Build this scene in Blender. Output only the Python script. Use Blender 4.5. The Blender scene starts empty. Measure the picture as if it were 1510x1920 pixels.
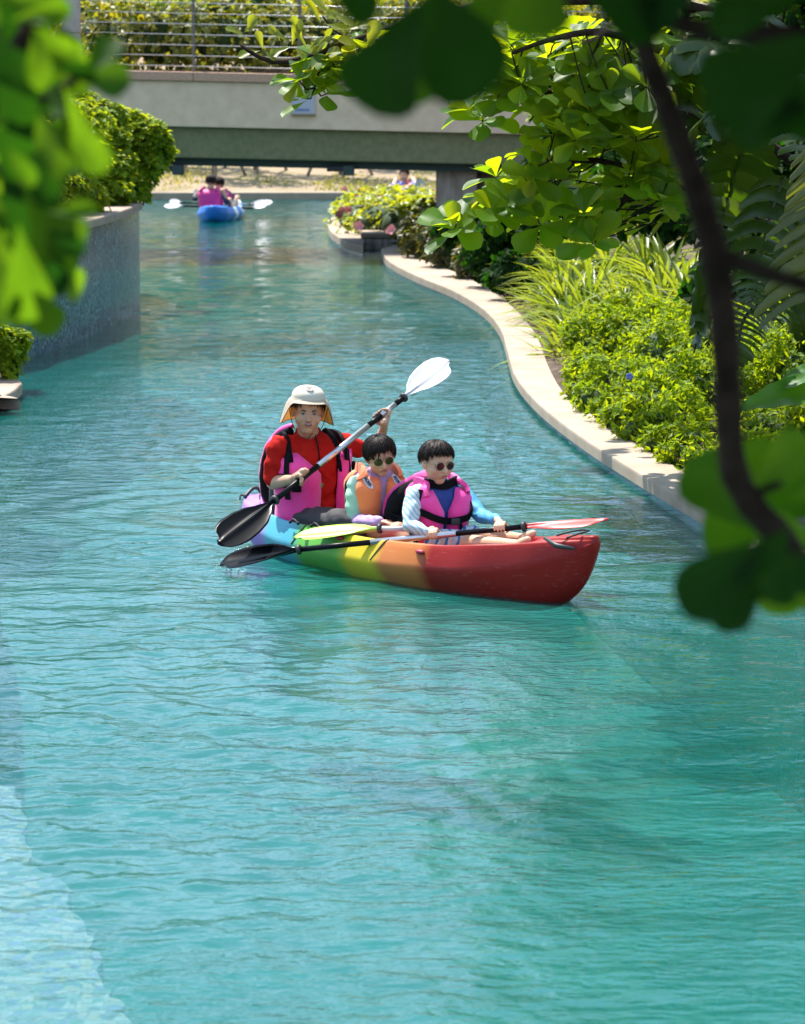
import bpy, bmesh, math, random
import numpy as np
from mathutils import Vector, Matrix, Euler, noise as mnoise

R = math.radians
rnd = random.Random(7)
rng = np.random.default_rng(11)
sc = bpy.context.scene
C = sc.collection

# ------------------------------------------------------------------ camera
CAM_H, FPX, PITCH = 2.7, 6400.0, math.atan(860 / 6400.0)
cam_d = bpy.data.cameras.new('camera')
cam = bpy.data.objects.new('camera', cam_d)
C.objects.link(cam)
cam.location = (0, 0, CAM_H)
cam.rotation_euler = (math.pi / 2 - PITCH, 0, 0)
cam_d.sensor_fit = 'VERTICAL'
cam_d.sensor_height = 36.0
cam_d.sensor_width = 36.0
cam_d.lens = 36.0 * FPX / 1920.0
cam_d.clip_start = 0.1
cam_d.clip_end = 2000
cam_d.dof.use_dof = True
cam_d.dof.focus_distance = 17.9
cam_d.dof.aperture_fstop = 6.5
sc.camera = cam

# ------------------------------------------------------------------ world and sun
SUN_ELEV, SUN_AZ = R(63), R(-35)          # azimuth measured from +Y towards +X
w = bpy.data.worlds.new("World")
sc.world = w
w.use_nodes = True
nt = w.node_tree
sky = nt.nodes.new('ShaderNodeTexSky')
sky.sky_type = 'NISHITA'
sky.sun_disc = False
sky.sun_elevation = SUN_ELEV
sky.sun_rotation = SUN_AZ
sky.air_density = 1.0
sky.dust_density = 0.8
sky.ozone_density = 2.5
nt.nodes['Background'].inputs['Strength'].default_value = 0.10
# unseen cloud layer added to brighten the sky that the water reflects
wtc = nt.nodes.new('ShaderNodeTexCoord'); wmp = nt.nodes.new('ShaderNodeMapping'); wmp.inputs['Scale'].default_value = (1, 1, 2.6)
nt.links.new(wtc.outputs['Generated'], wmp.inputs['Vector'])
wn_ = nt.nodes.new('ShaderNodeTexNoise'); wn_.inputs['Scale'].default_value = 2.6; wn_.inputs['Detail'].default_value = 8; wn_.inputs['Roughness'].default_value = .55
nt.links.new(wmp.outputs[0], wn_.inputs['Vector'])
wr = nt.nodes.new('ShaderNodeMapRange'); wr.inputs[1].default_value = .38; wr.inputs[2].default_value = .66; wr.inputs[4].default_value = .55
nt.links.new(wn_.outputs[0], wr.inputs[0])
wx = nt.nodes.new('ShaderNodeMix'); wx.data_type = 'RGBA'; wx.inputs[7].default_value = (9.5, 12.5, 16.5, 1)
nt.links.new(wr.outputs[0], wx.inputs[0]); nt.links.new(sky.outputs[0], wx.inputs[6])
nt.links.new(wx.outputs[2], nt.nodes['Background'].inputs['Color'])
sl = bpy.data.lights.new('sun', 'SUN')
sl.energy = 5.0
sl.angle = R(0.5)
sl.color = (1.0, 0.95, 0.87)
so = bpy.data.objects.new('sun', sl)
C.objects.link(so)
sdir = Vector((math.sin(SUN_AZ) * math.cos(SUN_ELEV), math.cos(SUN_AZ) * math.cos(SUN_ELEV), math.sin(SUN_ELEV)))
so.rotation_euler = sdir.to_track_quat('Z', 'Y').to_euler()
so.location = (0, 0, 30)
sc.view_settings.view_transform = 'Standard'
sc.view_settings.look = 'None'
sc.view_settings.exposure = 1.2
sc.view_settings.gamma = 1
sc.view_settings.use_curve_mapping = False
sc.render.engine = 'CYCLES'
sc.cycles.max_bounces = 6
sc.cycles.transparent_max_bounces = 12
sc.cycles.caustics_reflective = False
sc.cycles.caustics_refractive = False
sc.cycles.sample_clamp_indirect = 4

# ------------------------------------------------------------------ measuring helpers: where in the place a point seen in the photograph lies
_F = Vector((0, math.cos(PITCH), -math.sin(PITCH)))
_U = Vector((0, math.sin(PITCH), math.cos(PITCH)))
def _ray(px, py):
    return _F + Vector((1, 0, 0)) * ((px - 755) / FPX) - _U * ((py - 960) / FPX)
def P(px, py, Y):
    d = _ray(px, py)
    return Vector((0, 0, CAM_H)) + d * (Y / d.y)
def G(px, py, z=0.0):
    d = _ray(px, py)
    return Vector((0, 0, CAM_H)) + d * ((z - CAM_H) / d.z)
def S(Y):
    return Y / FPX        # metres per photo pixel at distance Y

# ------------------------------------------------------------------ objects
def link(o, parent=None):
    C.objects.link(o)
    if parent is not None:
        o.parent = parent
        o.matrix_parent_inverse = parent_inv(parent)
    return o
def parent_inv(p):
    return p.matrix_basis.inverted() if p.parent is None else (p.parent.matrix_basis @ p.matrix_parent_inverse @ p.matrix_basis).inverted()
def tag(o, label=None, cat=None, group=None, kind=None):
    if label: o['label'] = label
    if cat: o['category'] = cat
    if group: o['group'] = group
    if kind: o['kind'] = kind
    return o
def empty(name, loc, label=None, cat=None, group=None, rot=(0, 0, 0)):
    o = bpy.data.objects.new(name, None)
    C.objects.link(o)
    o.location = loc
    o.rotation_euler = rot
    o.empty_display_size = 0.1
    return tag(o, label, cat, group)
def smooth(me, on=True):
    me.polygons.foreach_set('use_smooth', [on] * len(me.polygons))
def mesh_obj(name, verts, faces, m, parent=None, sm=False, local=False):
    me = bpy.data.meshes.new(name)
    me.from_pydata([tuple(v) for v in verts], [], [tuple(f) for f in faces])
    me.update()
    if sm: smooth(me)
    if m is not None: me.materials.append(m)
    o = bpy.data.objects.new(name, me)
    C.objects.link(o)
    if parent is not None:
        o.parent = parent
        if not local:
            o.matrix_parent_inverse = parent_inv(parent)
    return o
def np_mesh(name, V, Fidx, m, smooth_=True):
    """V (n,3); Fidx (m,k) all faces with k corners"""
    me = bpy.data.meshes.new(name)
    V = np.ascontiguousarray(V, dtype=np.float32)
    Fidx = np.ascontiguousarray(Fidx, dtype=np.int32)
    k = Fidx.shape[1]
    me.vertices.add(len(V)); me.vertices.foreach_set('co', V.ravel())
    me.loops.add(Fidx.size); me.loops.foreach_set('vertex_index', Fidx.ravel())
    me.polygons.add(len(Fidx))
    me.polygons.foreach_set('loop_start', np.arange(0, Fidx.size, k, dtype=np.int32))
    me.polygons.foreach_set('loop_total', np.full(len(Fidx), k, dtype=np.int32))
    me.polygons.foreach_set('use_smooth', np.full(len(Fidx), smooth_))
    me.update(calc_edges=True)
    if m is not None: me.materials.append(m)
    return me
def obj_of(name, me, parent=None):
    o = bpy.data.objects.new(name, me)
    C.objects.link(o)
    if parent is not None:
        o.parent = parent
        o.matrix_parent_inverse = parent_inv(parent)
    return o

class MB:
    """collects boxes, tubes and sheets and links them as one mesh object"""
    def __init__(s): s.v = []; s.f = []
    def add(s, V, Fs):
        n = len(s.v)
        s.v += [Vector(v) for v in V]
        s.f += [[i + n for i in f] for f in Fs]
        return s
    def box(s, c, sz, rot=None, M=None):
        c = Vector(c); hx, hy, hz = sz[0] / 2, sz[1] / 2, sz[2] / 2
        vs = [Vector((x, y, z)) for x in (-hx, hx) for y in (-hy, hy) for z in (-hz, hz)]
        if rot is not None:
            q = rot if isinstance(rot, Matrix) else Euler(rot).to_matrix()
            vs = [q @ v for v in vs]
        return s.add([c + v for v in vs], [(0, 1, 3, 2), (4, 6, 7, 5), (0, 4, 5, 1), (2, 3, 7, 6), (0, 2, 6, 4), (1, 5, 7, 3)])
    def tube(s, pts, rad, n=8, cap=True, flat=1.0, upv=None):
        pts = [Vector(p) for p in pts]
        if not hasattr(rad, '__len__'): rad = [rad] * len(pts)
        base = len(s.v)
        prev = None
        for i, p in enumerate(pts):
            t = (pts[min(i + 1, len(pts) - 1)] - pts[max(i - 1, 0)])
            t = t.normalized() if t.length > 1e-9 else Vector((0, 0, 1))
            if prev is None:
                a = Vector(upv) if upv is not None else (Vector((0, 0, 1)) if abs(t.z) < 0.9 else Vector((1, 0, 0)))
            else:
                a = prev
            a = (a - t * a.dot(t)).normalized()
            b = t.cross(a)
            prev = a
            for k in range(n):
                th = 2 * math.pi * k / n
                s.v.append(p + (a * math.cos(th) * flat + b * math.sin(th)) * rad[i])
        for i in range(len(pts) - 1):
            for k in range(n):
                k2 = (k + 1) % n
                s.f.append([base + i * n + k, base + i * n + k2, base + (i + 1) * n + k2, base + (i + 1) * n + k])
        if cap:
            s.f.append([base + k for k in range(n)][::-1])
            s.f.append([base + (len(pts) - 1) * n + k for k in range(n)])
        return s
    def ball(s, c, r, n=10, M=None):
        c = Vector(c)
        if not hasattr(r, '__len__'): r = (r, r, r)
        base = len(s.v)
        rings = max(4, n // 2)
        for i in range(1, rings):
            ph = math.pi * i / rings
            for k in range(n):
                th = 2 * math.pi * k / n
                v = Vector((math.sin(ph) * math.cos(th) * r[0], math.sin(ph) * math.sin(th) * r[1], math.cos(ph) * r[2]))
                s.v.append(c + (M @ v if M is not None else v))
        top = Vector((0, 0, r[2])); bot = -top
        s.v.append(c + (M @ top if M is not None else top)); it = len(s.v) - 1
        s.v.append(c + (M @ bot if M is not None else bot)); ib = len(s.v) - 1
        for i in range(rings - 2):
            for k in range(n):
                k2 = (k + 1) % n
                s.f.append([base + i * n + k, base + (i + 1) * n + k, base + (i + 1) * n + k2, base + i * n + k2])
        for k in range(n):
            k2 = (k + 1) % n
            s.f.append([base + k, base + k2, it])
            s.f.append([base + (rings - 2) * n + k2, base + (rings - 2) * n + k, ib])
        return s
    def build(s, name, m, parent=None, sm=True, bevel=0, local=False, sub=0):
        o = mesh_obj(name, s.v, s.f, m, parent, sm, local)
        if bevel:
            b = o.modifiers.new('b', 'BEVEL'); b.width = bevel; b.segments = 2; b.limit_method = 'ANGLE'
        if sub:
            b = o.modifiers.new('s', 'SUBSURF'); b.levels = sub; b.render_levels = sub
        return o
def spline(pts, n):
    """Catmull-Rom through pts, n samples"""
    pts = [Vector(p) for p in pts]
    out = []
    m = len(pts) - 1
    for i in range(n):
        u = i / (n - 1) * m
        k = min(int(u), m - 1); t = u - k
        p0 = pts[max(k - 1, 0)]; p1 = pts[k]; p2 = pts[k + 1]; p3 = pts[min(k + 2, m)]
        out.append(0.5 * ((2 * p1) + (-p0 + p2) * t + (2 * p0 - 5 * p1 + 4 * p2 - p3) * t * t + (-p0 + 3 * p1 - 3 * p2 + p3) * t ** 3))
    return out

# ------------------------------------------------------------------ materials
def new_mat(name):
    m = bpy.data.materials.new(name); m.use_nodes = True
    n = m.node_tree.nodes
    return m, n, m.node_tree.links, n['Principled BSDF'], n['Material Output']
def tex_coord(n, l, scale=(1, 1, 1)):
    tc = n.new('ShaderNodeTexCoord'); mp = n.new('ShaderNodeMapping')
    mp.inputs['Scale'].default_value = scale
    l.new(tc.outputs['Object'], mp.inputs['Vector'])
    return mp.outputs[0]
def rgba(c, k=0.70): return (c[0] * k, c[1] * k, c[2] * k, 1)
def mat(name, col, rough=0.5, col2=None, nscale=8, bump=0.0, bscale=40, metal=0, spec=0.5, sheen=0, coat=0, stretch=(1, 1, 1), dist=0.01, sss=0, ior=1.45):
    m, n, l, b, out = new_mat(name)
    b.inputs['Base Color'].default_value = rgba(col)
    b.inputs['Roughness'].default_value = rough
    b.inputs['Metallic'].default_value = metal; b.inputs['IOR'].default_value = ior
    b.inputs['Specular IOR Level'].default_value = spec
    b.inputs['Sheen Weight'].default_value = sheen
    b.inputs['Coat Weight'].default_value = coat
    if sss:
        b.inputs['Subsurface Weight'].default_value = sss
        b.inputs['Subsurface Radius'].default_value = (0.012, 0.005, 0.003)
        b.inputs['Subsurface Scale'].default_value = 1.0
    v = tex_coord(n, l, stretch)
    if col2 is not None:
        t = n.new('ShaderNodeTexNoise'); t.inputs['Scale'].default_value = nscale; t.inputs['Detail'].default_value = 6
        l.new(v, t.inputs['Vector'])
        cr = n.new('ShaderNodeValToRGB')
        cr.color_ramp.elements[0].position = 0.35; cr.color_ramp.elements[1].position = 0.65
        cr.color_ramp.elements[0].color = rgba(col); cr.color_ramp.elements[1].color = rgba(col2)
        l.new(t.outputs[0], cr.inputs[0]); l.new(cr.outputs[0], b.inputs['Base Color'])
    if bump:
        t = n.new('ShaderNodeTexNoise'); t.inputs['Scale'].default_value = bscale; t.inputs['Detail'].default_value = 5
        l.new(v, t.inputs['Vector'])
        bp = n.new('ShaderNodeBump'); bp.inputs['Strength'].default_value = bump; bp.inputs['Distance'].default_value = dist
        l.new(t.outputs[0], bp.inputs['Height']); l.new(bp.outputs[0], b.inputs['Normal'])
    return m
def leaf_mat(name, c1, c2, t1, t2, rough=0.4, tw=0.45, spec=0.5, spots=None):
    """leaf: gloss over a diffuse face, light coming through; colour varies from leaf to leaf"""
    m, n, l, b, out = new_mat(name)
    geo = n.new('ShaderNodeNewGeometry'); oi = n.new('ShaderNodeObjectInfo')
    ad = n.new('ShaderNodeMath'); ad.operation = 'ADD'
    l.new(geo.outputs['Random Per Island'], ad.inputs[0]); l.new(oi.outputs['Random'], ad.inputs[1])
    fr = n.new('ShaderNodeMath'); fr.operation = 'FRACT'; l.new(ad.outputs[0], fr.inputs[0])
    v = tex_coord(n, l)
    nz = n.new('ShaderNodeTexNoise'); nz.inputs['Scale'].default_value = 2.2; l.new(v, nz.inputs['Vector'])
    mx = n.new('ShaderNodeMath'); mx.operation = 'MULTIPLY_ADD'; mx.inputs[1].default_value = 0.6; 
    l.new(nz.outputs[0], mx.inputs[0]); 
    m2 = n.new('ShaderNodeMath'); m2.operation = 'MULTIPLY'; m2.inputs[1].default_value = 0.7
    l.new(fr.outputs[0], m2.inputs[0]); l.new(m2.outputs[0], mx.inputs[2])
    a = n.new('ShaderNodeMix'); a.data_type = 'RGBA'; a.inputs[6].default_value = rgba(c1, .55); a.inputs[7].default_value = rgba(c2, .62)
    t = n.new('ShaderNodeMix'); t.data_type = 'RGBA'; t.inputs[6].default_value = rgba(t1, .62); t.inputs[7].default_value = rgba(t2, .8)
    l.new(mx.outputs[0], a.inputs[0]); l.new(mx.outputs[0], t.inputs[0])
    b.inputs['Roughness'].default_value = rough
    b.inputs['Specular IOR Level'].default_value = spec
    l.new(a.outputs[2], b.inputs['Base Color'])
    tr = n.new('ShaderNodeBsdfTranslucent'); l.new(t.outputs[2], tr.inputs['Color'])
    ms = n.new('ShaderNodeMixShader'); ms.inputs[0].default_value = tw
    l.new(b.outputs[0], ms.inputs[1]); l.new(tr.outputs[0], ms.inputs[2]); l.new(ms.outputs[0], out.inputs['Surface'])
    return m

M = {}
M['leaf_big'] = leaf_mat('glossy_leaf', (0.022, 0.08, 0.006), (0.10, 0.23, 0.010), (0.14, 0.40, 0.004), (0.80, 0.92, 0.01), 0.45, 0.5, 0.25)
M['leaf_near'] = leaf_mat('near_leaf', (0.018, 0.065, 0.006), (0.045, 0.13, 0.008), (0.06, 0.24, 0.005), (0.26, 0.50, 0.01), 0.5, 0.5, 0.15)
M['leaf_shaded'] = leaf_mat('shaded_leaf', (0.012, 0.045, 0.010), (0.025, 0.07, 0.010), (0.02, 0.10, 0.008), (0.04, 0.16, 0.004), 0.6, 0.45, 0.08)  # darker copy of the near leaves, their shade put into the colour
M['leaf_yellow'] = leaf_mat('young_leaf', (0.14, 0.20, 0.015), (0.25, 0.28, 0.02), (0.45, 0.55, 0.02), (0.75, 0.72, 0.03), 0.4, 0.5)
M['hedge'] = leaf_mat('hedge_leaf', (0.08, 0.16, 0.012), (0.24, 0.26, 0.02), (0.3, 0.45, 0.01), (0.8, 0.65, 0.02), 0.45, 0.4)
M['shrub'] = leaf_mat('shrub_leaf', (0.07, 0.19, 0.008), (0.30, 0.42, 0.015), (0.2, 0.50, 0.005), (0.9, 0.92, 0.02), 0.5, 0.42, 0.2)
M['fine'] = leaf_mat('fine_leaf', (0.06, 0.17, 0.006), (0.25, 0.38, 0.01), (0.16, 0.46, 0.004), (0.8, 0.88, 0.01), 0.5, 0.45, 0.2)
M['strap'] = leaf_mat('strap_leaf', (0.03, 0.11, 0.008), (0.22, 0.31, 0.035), (0.2, 0.4, 0.02), (0.6, 0.66, 0.03), 0.35, 0.42, 0.4)
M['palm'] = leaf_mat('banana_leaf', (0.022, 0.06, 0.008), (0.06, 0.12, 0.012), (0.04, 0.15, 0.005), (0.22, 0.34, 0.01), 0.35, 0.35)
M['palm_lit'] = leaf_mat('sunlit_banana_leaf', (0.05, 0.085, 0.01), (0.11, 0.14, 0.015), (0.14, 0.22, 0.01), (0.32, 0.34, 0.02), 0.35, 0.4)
M['hib'] = leaf_mat('hibiscus_leaf', (0.10, 0.20, 0.008), (0.36, 0.42, 0.015), (0.35, 0.55, 0.01), (0.95, 0.9, 0.02), 0.4, 0.42)
M['brownleaf'] = leaf_mat('bronze_leaf', (0.06, 0.07, 0.015), (0.12, 0.13, 0.02), (0.2, 0.25, 0.02), (0.35, 0.30, 0.02), 0.45, 0.4)
M['petal'] = leaf_mat('pink_petal', (0.9, 0.25, 0.25), (0.95, 0.35, 0.32), (0.9, 0.2, 0.2), (0.95, 0.35, 0.3), 0.5, 0.3)
M['bark'] = mat('bark', (0.022, 0.013, 0.008), 0.9, (0.05, 0.032, 0.022), 30, 0.6, 60, spec=.15)
M['greybark'] = mat('grey_bark', (0.16, 0.13, 0.10), 0.85, (0.26, 0.22, 0.18), 30, 0.6, 60)
M['stakewood'] = mat('stake_wood', (0.3, 0.26, 0.21), 0.8, (0.4, 0.36, 0.3), 10, 0.3, 40)
M['coping'] = mat('sandstone_coping', (0.37, 0.28, 0.20), 0.75, (0.47, 0.37, 0.275), 3.5, 0.4, 90, dist=0.004)
M['coping_l'] = mat('terracotta_coping', (0.36, 0.25, 0.19), 0.75, (0.45, 0.34, 0.26), 5, 0.4, 90, dist=0.004)
M['soil'] = mat('soil', (0.07, 0.045, 0.03), 0.95, (0.16, 0.11, 0.08), 6, 0.8, 30, dist=0.05)
M['bank'] = mat('far_bank', (0.24, 0.20, 0.09), 0.95, (0.42, 0.30, 0.20), 1.6, 0.8, 12, dist=0.05)

# ================================================================== SETTING
def mosaic_mat(name, scale, cols, grout, rough=0.25, vstretch=1.0, mottling=0.35, wob=0):
    """small glass tiles: colour picked per tile, recessed joints"""
    m, n, l, b, out = new_mat(name)
    v = tex_coord(n, l)
    # use arc position (u) and height (z) stored in the UV map, so that the tiles follow the curve of the wall
    uv = n.new('ShaderNodeUVMap'); uv.uv_map = 'uv'
    sc_ = n.new('ShaderNodeVectorMath'); sc_.operation = 'MULTIPLY'; sc_.inputs[1].default_value = (scale, scale * vstretch, scale)
    if wob:  # ripple refraction put into the colour by bending the tile pattern
        wz = n.new('ShaderNodeTexNoise'); wz.inputs['Scale'].default_value = 7; wz.inputs['Detail'].default_value = 3; l.new(v, wz.inputs['Vector'])
        wa = n.new('ShaderNodeVectorMath'); wa.operation = 'MULTIPLY_ADD'; wa.inputs[1].default_value = (wob, wob, 0); l.new(wz.outputs[1], wa.inputs[0]); l.new(uv.outputs[0], wa.inputs[2]); l.new(wa.outputs[0], sc_.inputs[0])
    else:
        l.new(uv.outputs[0], sc_.inputs[0])
    fl = n.new('ShaderNodeVectorMath'); fl.operation = 'FLOOR'; l.new(sc_.outputs[0], fl.inputs[0])
    fr = n.new('ShaderNodeVectorMath'); fr.operation = 'FRACTION'; l.new(sc_.outputs[0], fr.inputs[0])
    wn = n.new('ShaderNodeTexWhiteNoise'); wn.noise_dimensions = '2D'; l.new(fl.outputs[0], wn.inputs['Vector'])
    cr = n.new('ShaderNodeValToRGB'); cr.color_ramp.interpolation = 'CONSTANT'
    el = cr.color_ramp.elements
    while len(el) < len(cols): el.new(0.5)
    for i, c in enumerate(cols):
        el[i].position = i / len(cols); el[i].color = rgba(c)
    l.new(wn.outputs[0], cr.inputs[0])
    sp = n.new('ShaderNodeSeparateXYZ'); l.new(fr.outputs[0], sp.inputs[0])
    def edge(o):
        a = n.new('ShaderNodeMath'); a.operation = 'SUBTRACT'; a.inputs[1].default_value = 0.5; l.new(o, a.inputs[0])
        c = n.new('ShaderNodeMath'); c.operation = 'ABSOLUTE'; l.new(a.outputs[0], c.inputs[0])
        return c.outputs[0]
    mxm = n.new('ShaderNodeMath'); mxm.operation = 'MAXIMUM'
    l.new(edge(sp.outputs[0]), mxm.inputs[0]); l.new(edge(sp.outputs[1]), mxm.inputs[1])
    gt = n.new('ShaderNodeMath'); gt.operation = 'GREATER_THAN'; gt.inputs[1].default_value = 0.44; l.new(mxm.outputs[0], gt.inputs[0])
    nz = n.new('ShaderNodeTexNoise'); nz.inputs['Scale'].default_value = 1.3; nz.inputs['Detail'].default_value = 4; l.new(v, nz.inputs['Vector'])
    st = n.new('ShaderNodeMix'); st.data_type = 'RGBA'; st.blend_type = 'MULTIPLY'; st.inputs[0].default_value = mottling
    l.new(cr.outputs[0], st.inputs[6]); l.new(nz.outputs[0], st.inputs[7])
    mx = n.new('ShaderNodeMix'); mx.data_type = 'RGBA'; l.new(gt.outputs[0], mx.inputs[0]); l.new(st.outputs[2], mx.inputs[6]); mx.inputs[7].default_value = rgba(grout)
    l.new(mx.outputs[2], b.inputs['Base Color'])
    b.inputs['Roughness'].default_value = rough
    bp = n.new('ShaderNodeBump'); bp.inputs['Strength'].default_value = 0.5; bp.inputs['Distance'].default_value = 0.003; bp.invert = True
    l.new(gt.outputs[0], bp.inputs['Height']); l.new(bp.outputs[0], b.inputs['Normal'])
    return m
M['mosaic'] = mosaic_mat('blue_mosaic', 30, [(0.03, 0.10, 0.17), (0.06, 0.20, 0.27), (0.16, 0.36, 0.40), (0.02, 0.06, 0.13), (0.26, 0.46, 0.48), (0.05, 0.15, 0.26)], (0.16, 0.24, 0.27))
M['mosaic_pale'] = mosaic_mat('pearl_mosaic', 22, [(1.0, 1.0, 1.1), (0.55, 0.80, 0.85), (1.25, 1.1, 1.0), (0.62, 0.66, 1.1), (1.2, 1.2, 1.25), (.45, .62, .8)], (0.62, 0.7, 0.74), mottling=0.35, wob=.16)
M['mosaic_teal'] = mosaic_mat('teal_mosaic', 25, [(0.012, 0.15, 0.17), (0.02, 0.20, 0.22), (0.012, 0.11, 0.15), (0.03, 0.23, 0.25)], (0.05, 0.20, 0.21))

def ribbon(name, path, z0, z1, m, parent=None, close=False, thick=0):
    """upright face following a path, with a uv map in metres"""
    V = []; F = []; UV = []
    u = 0
    for i, p in enumerate(path):
        if i: u += (Vector((p[0], p[1])) - Vector((path[i - 1][0], path[i - 1][1]))).length
        V += [(p[0], p[1], z0), (p[0], p[1], z1)]; UV += [(u, z0), (u, z1)]
    for i in range(len(path) - 1):
        F.append((2 * i, 2 * i + 2, 2 * i + 3, 2 * i + 1))
    o = mesh_obj(name, V, F, m, parent, True)
    uvl = o.data.uv_layers.new(name='uv')
    for lp in o.data.loops:
        uvl.data[lp.index].uv = UV[lp.vertex_index]
    if thick:
        md = o.modifiers.new('t', 'SOLIDIFY'); md.thickness = thick; md.offset = -1
    return o
def coping_strip(name, inner, outer, z0, z1, m, parent=None, over=0.03):
    """kerb-like slab between two paths with rounded nosing"""
    V = []; F = []
    n = len(inner)
    r = 0.018
    for a, b in zip(inner, outer):
        a = Vector((a[0], a[1], 0)); b = Vector((b[0], b[1], 0))
        d = (b - a).normalized()
        e = a - d * over
        ring = [e + Vector((0, 0, z0)), e + Vector((0, 0, z1 - r)), e + d * r * 0.3 + Vector((0, 0, z1 - r * 0.3)), e + d * r + Vector((0, 0, z1)),
                b - d * r + Vector((0, 0, z1)), b + Vector((0, 0, z1 - r)), b + Vector((0, 0, z0))]
        V += ring
    k = 7
    for i in range(n - 1):
        for j in range(k):
            j2 = (j + 1) % k
            F.append((i * k + j, i * k + j2, (i + 1) * k + j2, (i + 1) * k + j))
    F.append(tuple(range(k))); F.append(tuple((n - 1) * k + j for j in range(k))[::-1])
    return mesh_obj(name, V, F, m, parent, False)

# ---- right hand edge of the river
Z_C = 0.12
in_px = [(716, 466), (720, 478), (733, 492), (780, 516), (850, 545), (905, 578), (938, 615), (952, 655), (968, 700), (1010, 752), (1090, 815), (1190, 880), (1300, 945), (1400, 1003), (1520, 1070)]
out_px = [(744, 459), (749, 465), (766, 475), (812, 495), (866, 515), (930, 551), (975, 588), (1008, 632), (1032, 690), (1066, 742), (1150, 802), (1228, 852), (1300, 892), (1390, 940), (1500, 1000)]
inner = [G(x, y, Z_C) for x, y in in_px]
outer = [G(x, y, Z_C) for x, y in out_px]
inner += [Vector((2.55, 14.5, 0)), Vector((3.2, 11, 0)), Vector((4.0, 6, 0)), Vector((4.8, -6, 0))]
outer += [Vector((2.95, 14.6, 0)), Vector((3.6, 11.1, 0)), Vector((4.4, 6.1, 0)), Vector((5.2, -6, 0))]
inner = spline(inner, 150); outer = spline(outer, 150)
kerb = empty('stone_kerb', (inner[60].x, inner[60].y, 0), 'pale sandstone kerb winding along the planted right bank', 'kerb')
coping_strip('coping', inner, outer, 0.04, Z_C, M['coping'], kerb)
ribbon('tiled_face', [p for p in inner], -1.2, 0.045, M['mosaic_teal'], kerb)

# planter with the hibiscus: its own kerb, and the step between the two
in2 = [G(x, y, Z_C) for x, y in [(700, 388), (660, 397), (628, 408), (617, 422), (622, 437), (648, 454), (681, 465)]]
out2 = [G(x, y, Z_C) for x, y in [(735, 392), (700, 398), (660, 408), (645, 418), (650, 428), (668, 440), (684, 446)]]
in2 = spline([Vector((6, 62, 0)), Vector((1.5, 60, 0))] + in2, 50); out2 = spline([Vector((6, 61, 0)), Vector((2.0, 59, 0))] + out2, 50)
kerb2 = empty('stone_kerb', (in2[30].x, in2[30].y, 0), 'short curved white kerb round the pink hibiscus bed', 'kerb')
coping_strip('coping', in2, out2, 0.04, Z_C + 0.02, M['coping'], kerb2)
ribbon('tiled_face', in2, -1.2, 0.045, M['mosaic_teal'], kerb2)
a = G(680, 469, 0.0); b = G(752, 462, 0.0)
spill = empty('overflow_step', ((a.x + b.x) / 2, a.y + 0.4, 0), 'low stone overflow step between the two curved kerbs', 'step')
mb = MB(); cx = (a.x + b.x) / 2; wd = b.x - a.x + 0.02
M['streaky'] = mat('streaked_stone', (0.75, 0.68, 0.60), 0.8, (0.30, 0.27, 0.24), 9, 0.5, 30, stretch=(2.2, 2.2, 0.25))
mb.box((cx, a.y + 0.55, -0.42), (wd, 0.9, 1.16)); mb.build('base', M['streaky'], spill, False, 0.01)
mb = MB(); mb.box((cx, a.y + 0.53, 0.195), (wd + 0.03, 1.0, 0.06)); mb.build('slab', M['coping'], spill, False, 0.012)

# ---- right hand ground (soil under the planting), far bank, left ground
def sheet(name, rows, m, kind='structure'):
    """rows: list of lists of points of equal length"""
    nx = len(rows[0]); V = [p for r in rows for p in r]
    F = [(i * nx + j, i * nx + j + 1, (i + 1) * nx + j + 1, (i + 1) * nx + j) for i in range(len(rows) - 1) for j in range(nx - 1)]
    o = mesh_obj(name, V, F, m, None, True); o['kind'] = kind
    return o
rows = []
for i in range(0, 150, 2):
    p = outer[i]
    r = []
    for t in [0, 0.2, 0.5, 0.9, 1.4, 2, 3, 4.5, 7, 12, 25, 60, 200]:
        z = 0.085 + min(t, 4) * 0.10 + 0.05 * mnoise.noise(Vector((p.x + t, p.y, 0)) * 0.8) * min(t, 1)
        r.append(Vector((p.x - 0.02 + t, p.y + 0.0 * t, z)))
    rows.append(r)
sheet('planting_soil', rows, M['soil'])
rows = []
for (x0, Y) in [(out2[0].x, 70), (5.5, 61.2)] + [(p.x, p.y) for p in out2[6::4]] + [(0.3, 46.2), (outer[0].x, outer[0].y + 0.05)]:
    rows.append([Vector((x0 - 0.03 + t, Y, 0.1 + min(t, 3) * 0.05)) for t in [0, 0.3, 0.8, 1.6, 3, 6, 15, 60, 200]])
sheet('island_soil', rows, M['soil'])
# far bank
FB = 64.0
rows = []
for Y in [FB + 0.25, FB + 1, 66, 68, 70, 72, 75, 79, 84, 90, 100, 120, 160, 260, 600, 1500]:
    t = Y - FB
    rows.append([Vector((x, Y, 0.10 + 0.05 * min(t, 14) + 0.16 * max(0, min(t - 14, 25)) + 0.10 * mnoise.noise(Vector((x * 0.4, Y * 0.4, 3))))) for x in
                 [-1500, -400, -120, -60, -30, -20] + [-14 + 0.8 * k for k in range(30)] + [14, 25, 60, 120, 400, 1500]])
sheet('far_bank', rows, M['bank'])
kerb3 = empty('stone_kerb', (-2, FB, 0), 'straight low kerb of the far bank beyond the bridge', 'kerb')
ff = [Vector((x, FB + 0.15 * math.sin(x * 0.2), 0)) for x in np.linspace(-30, 12, 60)]
coping_strip('coping', ff, [p + Vector((0, 0.35, 0)) for p in ff], -0.02, 0.13, M['coping'], kerb3)
ribbon('tiled_face', ff, -1.2, 0.0, M['mosaic_teal'], kerb3)
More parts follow.
